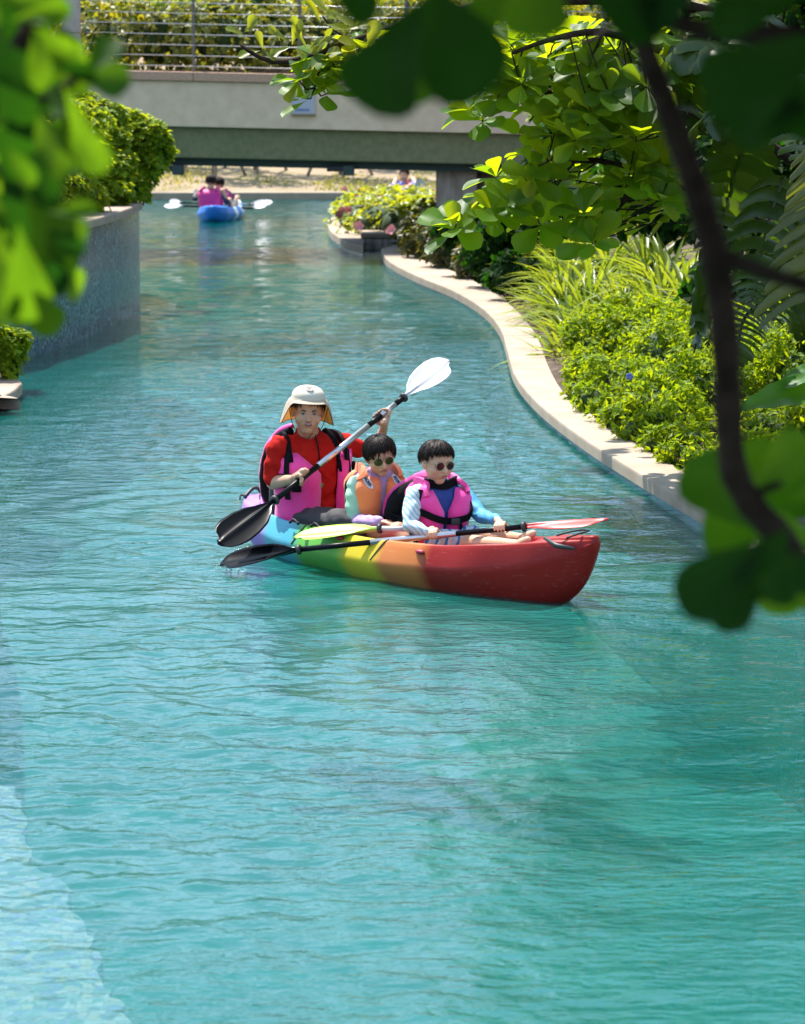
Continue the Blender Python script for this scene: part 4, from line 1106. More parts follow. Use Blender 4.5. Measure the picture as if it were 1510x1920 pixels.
for k in range(90):
    x = rnd.uniform(-120, 90); y = rnd.uniform(-60, 560)
    lst.append((P(x, y, rnd.uniform(4.15, 4.6)), Vector((rnd.uniform(-.6, .8), rnd.uniform(-.4, .4), rnd.uniform(-1, .4))), Vector((rnd.uniform(-.4, .4), -1, .4)), rnd.uniform(.06, .085)))
leaves_rest('more_leaves', lst, M['leaf_near'], left)

# ---- trees farther off, seen only above the frame as reflections in the river
def crown_tree(x, y, zb_, h, r, lab, m='shrub', n_=2600):
    t = empty('tall_tree', (x, y, zb_), lab, 'tree', 'tall trees standing behind the river banks')
    mb = MB(); mb.tube([(x, y, zb_), (x + .2, y, zb_ + h * .5), (x, y + .1, zb_ + h * .85)], [.2, .14, .05], 8); mb.build('trunk', M['greybark'], t)
    bl = []
    for k in range(9):
        a = rnd.uniform(0, 6.28); rr_ = r * rnd.uniform(.2, .75)
        bl.append(((x + math.cos(a) * rr_, y + math.sin(a) * rr_, zb_ + h * rnd.uniform(.5, .95)), (r * .5, r * .5, r * .42)))
    inner(t, bl, .7)
    foliage('crown', t, bl, n_, 0.32, M[m], kind='small', tufts=4, shell=.75)
far_lab = 'tall leafy tree far behind the river bank'
for (x, y, h, r, m_) in [(-3, 88, 12, 3.6, 'leaf_big'), (-8, 84, 11, 3.6, 'shrub'), (-12.5, 80, 11, 3.6, 'leaf_big'), (6.5, 84, 12, 3.6, 'leaf_big'), (5.5, 58, 10, 3.2, 'leaf_big'), (9, 50, 9, 3.5, 'shrub'), (6.5, 34, 7.5, 2.8, 'leaf_big'), (7.5, 26, 7, 2.8, 'leaf_big'), (6.2, 20, 6.5, 2.5, 'leaf_big'), (2.5, 82, 10, 3.6, 'shrub'), (-6, 96, 5.5, 3, 'shrub'), (-14, 90, 6, 3.4, 'shrub'), (9, 92, 9, 4, 'shrub'), (14, 70, 9, 4, 'shrub')]:
    crown_tree(x, y, .5, h, r, far_lab, m_)
for t, base in young:
    bl = [((base.x, base.y, base.z + 3.3), (.9, .9, .7)), ((base.x + .5, base.y, base.z + 3.0), (.6, .6, .5)), ((base.x - .5, base.y, base.z + 3.1), (.6, .6, .5))]
    foliage('crown', t, bl, 900, .16, M['shrub'], kind='small', tufts=4)
# tufts of grass and weeds on the far bank
k = 16000
O = np.stack([rng.uniform(-7, 6, k), FB + .5 + rng.random(k) ** 1.3 * 14, np.zeros(k)], 1)
keep = np.sin(O[:, 0] * 1.3 + 2) + np.sin(O[:, 1] * .9 + O[:, 0] * .7) + .6 * np.sin(O[:, 0] * 4.1) > rng.normal(size=k) * .35 + .25
O = O[keep]; k = len(O); O[:, 2] = 0.10 + 0.05 * (O[:, 1] - FB)
D = rand_unit(k) * .9 + np.array([0, 0, 1])[None]; N = rand_unit(k)
o = obj_of('grass', leaves_mesh('grass', 'tiny', O, D, N, .05 + .05 * rng.random(k), np.full(k, .6), M['hedge'])); o['kind'] = 'stuff'
# leaf litter on the soil behind the kerb
k = 2500
ii = rng.integers(20, 100, k); pts_ = np.array([(outer[i].x, outer[i].y) for i in ii])
O = np.stack([pts_[:, 0] + .04 + rng.random(k) * .5, pts_[:, 1] + rng.normal(size=k) * .3, np.full(k, .15)], 1)
O[:, 2] += rng.random(k) * .03
litter = leaf_mat('dry_leaf', (.16, .10, .06), (.3, .2, .12), (.2, .12, .05), (.3, .2, .1), .8, .2)
o = obj_of('leaf_litter', leaves_mesh('leaf_litter', 'tiny', O, rand_unit(k) * np.array([1, 1, .2])[None], np.array([[0, 0, 1.]]) + .3 * rand_unit(k), .04 + .05 * rng.random(k), np.full(k, .9), litter)); o['kind'] = 'stuff'

# ================================================================== KAYAKS, PADDLES, PEOPLE
def ramp_mat(name, stops, rough=0.42, axis=0, scale=1.0, soft=0.045, wear=0.06):
    """moulded plastic whose colour changes along the length of the boat; stops in metres along X"""
    m, n, l, b, out = new_mat(name)
    tc = n.new('ShaderNodeTexCoord'); sp = n.new('ShaderNodeSeparateXYZ'); l.new(tc.outputs['Object'], sp.inputs[0])
    nz = n.new('ShaderNodeTexNoise'); nz.inputs['Scale'].default_value = 5; l.new(tc.outputs['Object'], nz.inputs['Vector'])
    a = n.new('ShaderNodeMath'); a.operation = 'MULTIPLY_ADD'; a.inputs[1].default_value = 0.05; l.new(nz.outputs[0], a.inputs[0]); l.new(sp.outputs[0], a.inputs[2])
    lo, hi = -1.6, 1.6
    mr = n.new('ShaderNodeMapRange'); mr.inputs[1].default_value = lo; mr.inputs[2].default_value = hi; l.new(a.outputs[0], mr.inputs[0])
    cr = n.new('ShaderNodeValToRGB'); el = cr.color_ramp.elements
    pts = []
    for i, (x, c) in enumerate(stops):
        if i == 0: pts.append((0.0, c))
        else:
            pts.append(((x - soft - lo) / (hi - lo), stops[i - 1][1])); pts.append(((x + soft - lo) / (hi - lo), c))
    while len(el) < len(pts): el.new(1.0)
    for e, (p, c) in zip(el, pts): e.position = max(0, min(1, p)); e.color = rgba(c)
    l.new(mr.outputs[0], cr.inputs[0])
    n2 = n.new('ShaderNodeTexNoise'); n2.inputs['Scale'].default_value = 60; n2.inputs['Detail'].default_value = 4; l.new(tc.outputs['Object'], n2.inputs['Vector'])
    mp = n.new('ShaderNodeMapping'); mp.inputs['Scale'].default_value = (1.2, 8, 14); l.new(tc.outputs['Object'], mp.inputs['Vector'])
    n3 = n.new('ShaderNodeTexNoise'); n3.inputs['Scale'].default_value = 7; n3.inputs['Detail'].default_value = 8; l.new(mp.outputs[0], n3.inputs['Vector'])
    mr2 = n.new('ShaderNodeMapRange'); mr2.inputs[1].default_value = .58; mr2.inputs[2].default_value = .75; mr2.inputs[3].default_value = 0; mr2.inputs[4].default_value = wear; l.new(n3.outputs[0], mr2.inputs[0])
    mx = n.new('ShaderNodeMix'); mx.data_type = 'RGBA'; l.new(mr2.outputs[0], mx.inputs[0]); l.new(cr.outputs[0], mx.inputs[6]); mx.inputs[7].default_value = (.7, .65, .6, 1)
    l.new(mx.outputs[2], b.inputs['Base Color'])
    b.inputs['Roughness'].default_value = rough; b.inputs['IOR'].default_value = 1.28
    bp = n.new('ShaderNodeBump'); bp.inputs['Strength'].default_value = .25; bp.inputs['Distance'].default_value = .002; l.new(n2.outputs[0], bp.inputs['Height']); l.new(bp.outputs[0], b.inputs['Normal'])
    return m
M['rainbow'] = ramp_mat('rainbow_plastic', [(-9, (.50, .24, .80)), (-.93, (.10, .50, .66)), (-.60, (.16, .55, .07)), (-.14, (.78, .62, .03)), (.16, (.62, .20, .05)), (.50, (.34, .016, .012))], 0.38)
M['blue_boat'] = ramp_mat('blue_white_plastic', [(-9, (.02, .18, .62)), (-.75, (.75, .8, .85)), (-.5, (.02, .2, .62)), (-.1, (.75, .8, .85)), (.2, (.02, .2, .62)), (.6, (.75, .8, .85))])
M['red_boat'] = ramp_mat('red_plastic', [(-9, (.55, .08, .06)), (0, (.6, .1, .1))])
def lerp_tab(tab, x):
    for (a, va), (b, vb) in zip(tab[:-1], tab[1:]):
        if x <= b:
            t = (x - a) / (b - a); t = t * t * (3 - 2 * t) * .5 + t * .5
            return va + (vb - va) * t
    return tab[-1][1]
W_T = [(0, .05), (.03, .15), (.10, .245), (.25, .33), (.45, .37), (.6, .365), (.75, .30), (.87, .185), (.94, .105), (.98, .055), (1, .03)]
KZ_T = [(0, .10), (.03, .02), (.10, -.05), (.3, -.09), (.6, -.09), (.84, -.085), (.90, -.05), (.95, .03), (.98, .13), (.995, .24), (1, .29)]
GZ_T = [(0, .255), (.1, .245), (.25, .218), (.5, .214), (.68, .234), (.82, .275), (.93, .315), (1, .335)]
def build_kayak(name, a, b, m, label, group=None, wscale=1.0):
    """a, b: stern and bow end above the waterline (world xy)"""
    a = Vector((a[0], a[1], 0)); b = Vector((b[0], b[1], 0))
    L = (b - a).length; c = (a + b) / 2
    root = empty(name, c, label, 'kayak', group, (0, 0, math.atan2(b.y - a.y, b.x - a.x)))
    V = []; F = []; NS = 44
    for i in range(NS + 1):
        s = i / NS; s = s if s < .8 else .8 + .2 * (1 - (1 - (s - .8) / .2) ** 1.5)
        x = (s - .5) * L
        w_ = lerp_tab(W_T, s) * wscale; zk = lerp_tab(KZ_T, s); zg = lerp_tab(GZ_T, s); h = zg - zk
        well = max(0, min(1, (s - .13) / .05)) * max(0, min(1, (.87 - s) / .06))
        hump = 0.0
        for c0 in (.50,): hump += math.exp(-((s - c0) / .02) ** 2)
        zf = (zg + .02) * (1 - well) + (0.055 + .05 * hump) * well
        rim = .78 if well > 0 else .7
        # knife edged forefoot
        fore = max(0, (s - .80) / .2)
        pr = [(0, zk), (.42 - .25 * fore, zk + .015 * h + .10 * fore * h), (.68 - .2 * fore, zk + .12 * h + .06 * fore * h), (.91 - .05 * fore, zk + .40 * h), (1.0, zk + (.60 + .16 * fore) * h), (.995, zk + (.64 + .15 * fore) * h), (.87, zg - .02), (.83, zg), (rim - .01, zg - .004 * well), (rim - .05, zg * .5 + zf * .5), (rim - .12, zf), (.3, zf), (0, zf + .004)]
        ring = [(y * w_, z) for y, z in pr] + [(-y * w_, z) for y, z in pr[-2:0:-1]]
        V += [(x, y, z) for y, z in ring]
        k = len(ring)
    for i in range(NS):
        for j in range(k):
            j2 = (j + 1) % k
            F.append((i * k + j, (i + 1) * k + j, (i + 1) * k + j2, i * k + j2))
    F.append(tuple(range(k))); F.append(tuple(NS * k + j for j in range(k))[::-1])
    hull = mesh_obj('hull', V, F, m, root, True, local=True)
    sb = hull.modifiers.new('s', 'SUBSURF'); sb.levels = 1; sb.render_levels = 1
    return root, L
SB = Vector((-.84, 18.85, 0)); BB = Vector((.955, 16.57, 0))
kay, KL = build_kayak('kayak', SB, BB, M['rainbow'], 'rainbow-striped open kayak carrying the three paddlers, red bow in front')
KX = (BB - SB).normalized(); KS = Vector((KX.y, -KX.x, 0))      # KS: starboard, the side towards the camera
def KP(s, side, z): return SB + KX * (s * KL) + KS * side + Vector((0, 0, z))
M['rope'] = mat('black_cord', (0.015, 0.015, 0.017), .7)
M['rubber'] = mat('dark_rubber', (0.03, 0.035, 0.035), .5)
mb = MB(); mb.tube([KP(.925, .155, .335), KP(.955, .150, .305), KP(.99, .125, .30)], [.008, .014, .008], 8); 
mb.build('grip', M['rubber'], kay)
mb = MB(); mb.tube(spline([KP(.935, .10, .345), KP(.945, .05, .36), KP(.96, 0, .372), KP(.965, -.04, .365)], 8), .005, 6); mb.build('cord', M['rope'], kay)
mb = MB(); mb.tube(spline([KP(.96, .10, .34), KP(.97, .05, .36), KP(.975, 0, .37)], 8), .005, 6); mb.build('cord', M['rope'], kay)
for pts in ([(.01, -.10, .27), (.03, .0, .275), (.05, .05, .27), (.10, .15, .255)], [(.03, .08, .262), (.09, -.05, .28), (.13, .13, .262)], [(.06, -.16, .262), (.11, .02, .28), (.14, .2, .25)], [(.0, .02, .255), (-.015, .04, .262), (-.01, .06, .24)]):
    mb = MB(); mb.tube(spline([KP(*q) for q in pts], 12), .0055, 6); mb.build('bungee_cord', M['rope'], kay)
mb = MB(); mb.tube(spline([KP(-.005, -.08, .262), KP(.005, -.03, .30), KP(.015, .03, .302), KP(.02, .09, .262)], 12), .010, 8); mb.build('stern_handle', M['rubber'], kay)
M['grab'] = mat('red_recess', (.45, .02, .06), .5)
for s_, sd in ((.655, .315), (.43, .335)):
    mb = MB(); mb.ball(KP(s_, sd, .19), (.035, .016, .012), 10, Matrix.Rotation(math.atan2(KX.y, KX.x), 3, 'Z')); mb.build('drain_plug', M['grab'], kay)
for s_ in (.335, .27):
    mb = MB(); c = KP(s_, .31, .222)
    mb.tube(spline([c, c + KX * .03 + Vector((0, 0, .018)), c + KX * .07], 6), .006, 6); mb.ball(c, .01, 6); mb.ball(c + KX * .07, .01, 6); mb.build('cleat', M['rope'], kay)
M['seam'] = mat('moulded_seam', (.10, .09, .07), .6)
for s_ in (.295, .545):
    wv_ = lerp_tab(W_T, s_); zg_s = lerp_tab(GZ_T, s_); zk_s = lerp_tab(KZ_T, s_)
    mb = MB(); mb.tube(spline([KP(s_ + .012, wv_ * .80, zg_s + .001), KP(s_ + .008, wv_ * .87, zg_s - .016), KP(s_ - .012, wv_ * .985, zk_s + .65 * (zg_s - zk_s))], 8), .0045, 6); mb.build('deck_seam', M['seam'], kay)
M['seatpad'] = mat('pink_seat', (.75, .03, .32), .6)
mb = MB(); mb.box(KP(.50, .02, .12), (.30, .5, .07), Matrix.Rotation(math.atan2(KX.y, KX.x), 3, 'Z')); mb.build('seat', M['seatpad'], kay, True, .03)
mb = MB(); mb.box(KP(.16, 0, .25), (.05, .42, .30), Matrix.Rotation(math.atan2(KX.y, KX.x), 3, 'Z')); mb.build('seat_backrest', M['rubber'], kay, True, .02)

# ---- paddles
M['alu'] = mat('brushed_aluminium', (.72, .72, .74), .28, metal=.85)
M['blk'] = mat('black_shaft', (.008, .008, .010), .35, ior=1.2)
M['blade_black'] = mat('black_blade', (.003, .0035, .005), .22, spec=.3, ior=1.2)
M['blade_white'] = mat('pale_blade', (.66, .66, .67), .4, (.58, .58, .60), 6)
M['blade_red'] = mat('red_blade', (.75, .05, .045), .35, (.65, .05, .05), 6)
M['blade_green'] = mat('lime_blade', (.42, .78, .06), .35, (.5, .82, .12), 6)
def blade(name, neck, tip, wd, face, m, parent, sgn=1, cup=.02):
    """asymmetric paddle blade: neck to tip, spine ridge down the middle, gently cupped"""
    neck = Vector(neck); tip = Vector(tip); d = tip - neck; L = d.length; d.normalize()
    fn = (Vector(face) - d * Vector(face).dot(d)).normalized(); s = d.cross(fn) * sgn
    prof_r = [(0, .06), (.10, .10), (.22, .30), (.38, .46), (.55, .52), (.72, .53), (.86, .46), (.95, .32), (1.0, .12)]
    prof_l = [(0, .06), (.10, .09), (.22, .20), (.38, .38), (.55, .47), (.72, .50), (.84, .44), (.92, .28), (.955, .10)]
    V = []; K = 20; Wn = 8
    for side_z in (1, -1):
        for i in range(K + 1):
            t = i / K
            hr = lerp_tab(prof_r, t); hl = lerp_tab(prof_l, min(t, .955))
            for j in range(-Wn, Wn + 1):
                u = j / Wn; hw = (hr if u > 0 else hl) * wd
                tt = t if u > 0 else min(t, 1) * (1 - .045 * abs(u) ** 1)
                ridge = .011 * math.exp(-(u * 7) ** 2) * (1 - .75 * t)
                z = cup * (abs(u) ** 2) * (math.sin(math.pi * t) ** .5 if t > 0 else 0) - .35 * cup * math.sin(math.pi * t)
                th = (.0025 * (1 - abs(u)) + .0006) + ridge
                V.append(neck + d * L * tt + s * hw * u + fn * (z + side_z * th))
    n_ = 2 * Wn + 1; off = (K + 1) * n_; F = []
    for i in range(K):
        for j in range(n_ - 1):
            a = i * n_ + j
            F.append((a, a + 1, a + n_ + 1, a + n_)); F.append((off + a, off + a + n_, off + a + n_ + 1, off + a + 1))
        F.append((i * n_, (i + 1) * n_, off + (i + 1) * n_, off + i * n_)); F.append((i * n_ + n_ - 1, off + i * n_ + n_ - 1, off + (i + 1) * n_ + n_ - 1, (i + 1) * n_ + n_ - 1))
    for j in range(n_ - 1):
        F.append((j, off + j, off + j + 1, j + 1)); a = K * n_ + j; F.append((a, a + 1, off + a + 1, off + a))
    return mesh_obj(name, V, F, m, parent, True)
def paddle(label, A, B_, segs, bl1, bl2, rad=.0145, group='kayak paddles'):
    """A, B_: necks of the two blades; segs: [(t0, t1, material)]"""
    A = Vector(A); B_ = Vector(B_); d = (B_ - A)
    root = empty('paddle', (A + B_) / 2, label, 'paddle', group)
    for t0, t1, m, r in segs:
        mb = MB(); mb.tube([A + d * t0, A + d * t1], r, 12)
        mb.build('shaft', m, root)
    u = d.normalized()
    for t in (bl1 and [.012] or []) + (bl2 and [.988] or []):
        c = A + d * t
        mb = MB(); mb.tube([c - u * .012, c - u * .006, c + u * .006, c + u * .012], [.017, .027, .027, .018], 14); mb.build('drip_ring', M['rubber'], root)
    if bl1: blade('blade', A - u * 0.0 + u * .01, bl1[0], bl1[1], bl1[2], bl1[3], root, bl1[4], bl1[5])
    if bl2: blade('blade', B_ - u * .01, bl2[0], bl2[1], bl2[2], bl2[3], root, bl2[4], bl2[5])
    return root
# the adult's paddle
def padY(x): return 17.75 + (x - 455) / 350 * 1.0
pa = lambda x, y: P(x, y, padY(x))
A1, B1 = pa(513, 940), pa(760, 743)
PA_u = (B1 - A1).normalized()
paddle('paddle held diagonally by the adult, black blade low and pale blade high', A1, B1,
       [(0, .33, M['blk'], .0155), (.33, .71, M['alu'], .0165), (.71, .81, M['blk'], .0155), (.81, .92, M['alu'], .015), (.92, 1, M['blk'], .0155)],
       (pa(408, 1020), .215, (-.25, -.8, .55), M['blade_black'], -1, .009), (pa(843, 676), .175, (-.15, -.75, .65), M['blade_white'], -1, .012))
# the boy's paddle
def pbY(x): return 17.72 - (x - 430) / 640 * .62
pb = lambda x, y: P(x, y, pbY(x))
A2, B2 = pb(556, 1031), pb(988, 987)
PB_u = (B2 - A2).normalized()
paddle("boy's paddle laid across the boat, black blade left and red blade right", A2, B2,
       [(0, .33, M['blk'], .0145), (.33, .70, M['alu'], .0165), (.70, 1, M['blk'], .0145)],
       (pb(412, 1060), .20, (-.15, -.36, .9), M['blade_black'], 1, .03), (pb(1140, 974), .17, (0, -.12, 1), M['blade_red'], -1, -.016))
# lime green one beside the girl
A3 = P(712, 991, 17.62); B3 = P(770, 992, 17.55)
paddle('lime green paddle blade resting on the gunwale beside the girl', A3, B3, [(0, 1, M['blade_white'], .014)], (P(551, 1008, 17.78), .17, (0, -.30, 1), M['blade_green'], 1, .02), None)

# ---- bodies
def eval_mesh(o):
    dg = bpy.context.evaluated_depsgraph_get()
    return bpy.data.meshes.new_from_object(o.evaluated_get(dg))
def remeshed(name, mb, m, parent, voxel=.006, smooth_it=4, noise_amp=0, noise_scale=.06):
    me = bpy.data.meshes.new('tmp'); me.from_pydata([tuple(v) for v in mb.v], [], [tuple(f) for f in mb.f]); me.update()
    t = bpy.data.objects.new('tmp', me); C.objects.link(t)
    r = t.modifiers.new('r', 'REMESH'); r.mode = 'VOXEL'; r.voxel_size = voxel; r.use_smooth_shade = True
    if smooth_it:
        s = t.modifiers.new('s', 'SMOOTH'); s.iterations = smooth_it; s.factor = .5
    bpy.context.view_layer.update()
    out = eval_mesh(t)
    bpy.data.objects.remove(t); bpy.data.meshes.remove(me)
    out.name = name
    if noise_amp:
        n = len(out.vertices); co = np.empty(n * 3, np.float32); out.vertices.foreach_get('co', co); co = co.reshape(-1, 3)
        no = np.empty(n * 3, np.float32); out.vertex_normals.foreach_get('vector', no); no = no.reshape(-1, 3)
        q = co / noise_scale
        d = np.sin(q[:, 0] * 1.7 + 2 * np.sin(q[:, 2] * 1.3)) * np.sin(q[:, 1] * 1.5 + 1.7 * np.sin(q[:, 2] * .9 + q[:, 0])) + .6 * np.sin(q[:, 2] * 3.1 + 2.2 * np.sin(q[:, 0] * 1.1 + q[:, 1]))
        co += no * (d * noise_amp)[:, None]
        out.vertices.foreach_set('co', co.ravel()); out.update()
    out.materials.clear(); out.materials.append(m); smooth(out)
    return obj_of(name, out, parent)
def limb_p(mb, a, b, ra, rb, mid=None, rm=None, n=12):
    a, b = Vector(a), Vector(b)
    if mid is None:
        m_ = (a + b) / 2; rm = rm or (ra + rb) / 2 * 1.06
        mb.tube([a, a * .75 + b * .25, m_, a * .25 + b * .75, b], [ra, (ra + rm) / 2 * 1.03, rm, (rm + rb) / 2, rb], n)
    else:
        mb.tube(spline([a, mid, b], 7), list(np.linspace(ra, rb, 7)), n)
    mb.ball(a, ra, n); mb.ball(b, rb, n)
class Frame:
    """body or head frame: o + left*x + forward*y + up*z"""
    def __init__(s, o, yaw, pitch=0, roll=0):
        s.o = Vector(o)
        f = Vector((math.sin(yaw), -math.cos(yaw), 0)); l = Vector((math.cos(yaw), math.sin(yaw), 0)); u = Vector((0, 0, 1))
        f2 = f * math.cos(pitch) - u * math.sin(pitch); u2 = u * math.cos(pitch) + f * math.sin(pitch)      # pitch > 0 looks down
        l2 = l * math.cos(roll) + u2 * math.sin(roll); u3 = u2 * math.cos(roll) - l * math.sin(roll)
        s.l, s.f, s.u = l2, f2, u3
        s.M = Matrix((s.l, s.f, s.u)).transposed()
    def __call__(s, x, y, z): return s.o + s.l * x + s.f * y + s.u * z
M['skin'] = mat('skin', (.80, .44, .27), .5, (.88, .50, .32), 14, .15, 300, dist=.001, sss=.12)
M['skin_adult'] = mat('tanned_skin', (.60, .34, .21), .5, (.68, .40, .26), 14, .2, 250, dist=.001, sss=.1)
M['hair'] = mat('dark_hair', (.012, .008, .006), .5, (.026, .016, .011), 40, ior=1.25)
M['lips'] = mat('lips', (.50, .17, .14), .5)
M['teeth'] = mat('teeth', (.75, .72, .66), .3)
M['mouth'] = mat('mouth_inside', (.10, .02, .02), .6)
M['brow'] = mat('eyebrow', (.035, .022, .018), .8)
M['eyewhite'] = mat('eye_white', (.6, .57, .53), .3)
M['iris'] = mat('iris', (.02, .012, .01), .1)
def head_prims(mb, H, s, child=False):
    """adds skull, face, nose, ears and neck stub to mb; s = chin-to-crown height; H = frame with origin at mid head"""
    w_ = .335 * s if not child else .355 * s
    mb.ball(H(0, -.05 * s, .12 * s), (w_, .40 * s, .37 * s), 24, H.M)
    mb.ball(H(0, .05 * s, -.08 * s), (.305 * s if child else .29 * s, .31 * s, .33 * s), 22, H.M)
    mb.ball(H(0, .13 * s, -.34 * s), (.14 * s, .14 * s, .13 * s), 16, H.M)                 # chin
    mb.ball(H(0, .04 * s, -.24 * s), (.235 * s, .24 * s, .19 * s), 18, H.M)                # jaw
    for k in (1, -1):
        mb.ball(H(k * .17 * s, .20 * s, -.10 * s), (.125 * s, .12 * s, .12 * s), 14, H.M)  # cheek
        mb.ball(H(k * .13 * s, .28 * s, .085 * s), (.10 * s, .065 * s, .035 * s), 12, H.M)  # brow ridge
        mb.ball(H(k * .335 * s, -.02 * s, -.02 * s), (.03 * s, .075 * s, .11 * s), 12, H.M)  # ear
        mb.ball(H(k * .36 * s, -.05 * s, .0), (.025 * s, .05 * s, .085 * s), 10, H.M)
    mb.tube([H(0, .31 * s, .05 * s), H(0, .36 * s, -.03 * s), H(0, .415 * s, -.10 * s)], [.030 * s, .035 * s, .05 * s], 10)
    mb.ball(H(0, .405 * s, -.105 * s), .052 * s, 12)
    for k in (1, -1): mb.ball(H(k * .045 * s, .37 * s, -.115 * s), .034 * s, 8)
    mb.ball(H(0, .315 * s, -.215 * s), (.10 * s, .06 * s, .055 * s), 12, H.M)              # mouth area
def face_parts(parent, H, s, adult=False):
    if adult:
        mb = MB(); mb.ball(H(0, .352 * s, -.215 * s), (.075 * s, .032 * s, .036 * s), 14, H.M); mb.build('mouth', M['mouth'], parent)
        mb = MB(); mb.ball(H(0, .372 * s, -.200 * s), (.055 * s, .018 * s, .012 * s), 12, H.M); mb.build('teeth', M['teeth'], parent)
        mb = MB(); mb.tube(spline([H(-.08 * s, .34 * s, -.205 * s), H(-.03 * s, .378 * s, -.178 * s), H(0, .38 * s, -.183 * s), H(.03 * s, .378 * s, -.178 * s), H(.08 * s, .34 * s, -.205 * s)], 10), [.006 * s] + [.014 * s] * 8 + [.006 * s], 8)
        mb.tube(spline([H(-.08 * s, .34 * s, -.21 * s), H(0, .372 * s, -.252 * s), H(.08 * s, .34 * s, -.21 * s)], 10), [.006 * s] + [.016 * s] * 8 + [.006 * s], 8); mb.build('lips', M['lips'], parent)
        for k in (1, -1):
            mb = MB(); mb.ball(H(k * .125 * s, .318 * s, .012 * s), (.05 * s, .022 * s, .017 * s), 12, H.M); e = mb.build('eye', M['eyewhite'], parent)
            mb = MB(); mb.ball(H(k * .125 * s, .333 * s, .012 * s), (.019 * s, .012 * s, .017 * s), 10, H.M); mb.build('iris', M['iris'], e)
            mb = MB(); mb.tube(spline([H(k * .065 * s, .342 * s, .075 * s), H(k * .13 * s, .35 * s, .098 * s), H(k * .215 * s, .29 * s, .08 * s)], 8), [.009 * s, .013 * s, .014 * s, .013 * s, .012 * s, .010 * s, .008 * s, .005 * s], 6); mb.build('eyebrow', M['brow'], parent)
            mb = MB(); mb.tube(spline([H(k * .075 * s, .325 * s, .015 * s), H(k * .125 * s, .34 * s, .033 * s), H(k * .18 * s, .305 * s, .015 * s)], 8), .006 * s, 6); mb.build('eyelid', M['brow'], parent)
    else:
        mb = MB(); mb.tube(spline([H(-.085 * s, .33 * s, -.225 * s), H(-.03 * s, .37 * s, -.205 * s), H(0, .374 * s, -.212 * s), H(.03 * s, .37 * s, -.205 * s), H(.085 * s, .33 * s, -.225 * s)], 10), [.004 * s] + [.014 * s] * 8 + [.004 * s], 8)
        mb.tube(spline([H(-.07 * s, .335 * s, -.23 * s), H(0, .368 * s, -.246 * s), H(.07 * s, .335 * s, -.23 * s)], 10), [.004 * s] + [.016 * s] * 8 + [.004 * s], 8); mb.build('lips', M['lips'], parent)
        for k in (1, -1):
            mb = MB(); mb.tube(spline([H(k * .06 * s, .335 * s, .10 * s), H(k * .13 * s, .345 * s, .118 * s), H(k * .215 * s, .28 * s, .10 * s)], 8), [.005 * s, .008 * s, .009 * s, .009 * s, .009 * s, .008 * s, .006 * s, .003 * s], 6); mb.build('eyebrow', M['brow'], parent)
M['gold'] = mat('gold_frame', (.7, .58, .35), .25, metal=.9)
M['lens'] = mat('dark_lens', (.03, .012, .014), .12, spec=.4)
M['lens_green'] = mat('green_lens', (.04, .075, .012), .2, spec=.3)
def sunglasses(parent, H, s, lm, r=.105):
    g = None
    mb = MB(); N = 20
    for k in (1, -1):
        c = (k * .135 * s, .355 * s, .015 * s)
        ring = []
        for i in range(N + 1):
            a = 2 * math.pi * i / N
            ring.append(H(c[0] + math.cos(a) * r * s, c[1] - .25 * abs(c[0] + math.cos(a) * r * s) ** 2 / s * 1.2 + .012 * s, c[2] + math.sin(a) * r * s * .95))
        mb.tube(ring, .0075 * s, 6, cap=False)
        mb.tube([H(k * .235 * s, .335 * s, .03 * s), H(k * .31 * s, .26 * s, .035 * s), H(k * .36 * s, -.02 * s, .03 * s)], .007 * s, 6)
    mb.tube(spline([H(-.04 * s, .375 * s, .03 * s), H(0, .39 * s, .045 * s), H(.04 * s, .375 * s, .03 * s)], 6), .007 * s, 6)
    g = mb.build('sunglasses', M['gold'], parent)
    for k in (1, -1):
        mb = MB()
        cx = k * .135 * s
        pts = [H(cx, .355 * s - .25 * cx ** 2 / s * 1.2 + .018 * s, .015 * s)]
        for i in range(N):
            a = 2 * math.pi * i / N
            x = cx + math.cos(a) * r * s
            pts.append(H(x, .355 * s - .25 * x ** 2 / s * 1.2 + .010 * s, .015 * s + math.sin(a) * r * s * .95))
        back = [p - H.f * .004 for p in pts]
        mb.add(pts, [(0, i + 1, (i + 1) % N + 1) for i in range(N)]); mb.add(back, [(0, (i + 1) % N + 1, i + 1) for i in range(N)])
        mb.build('lens', lm, g)
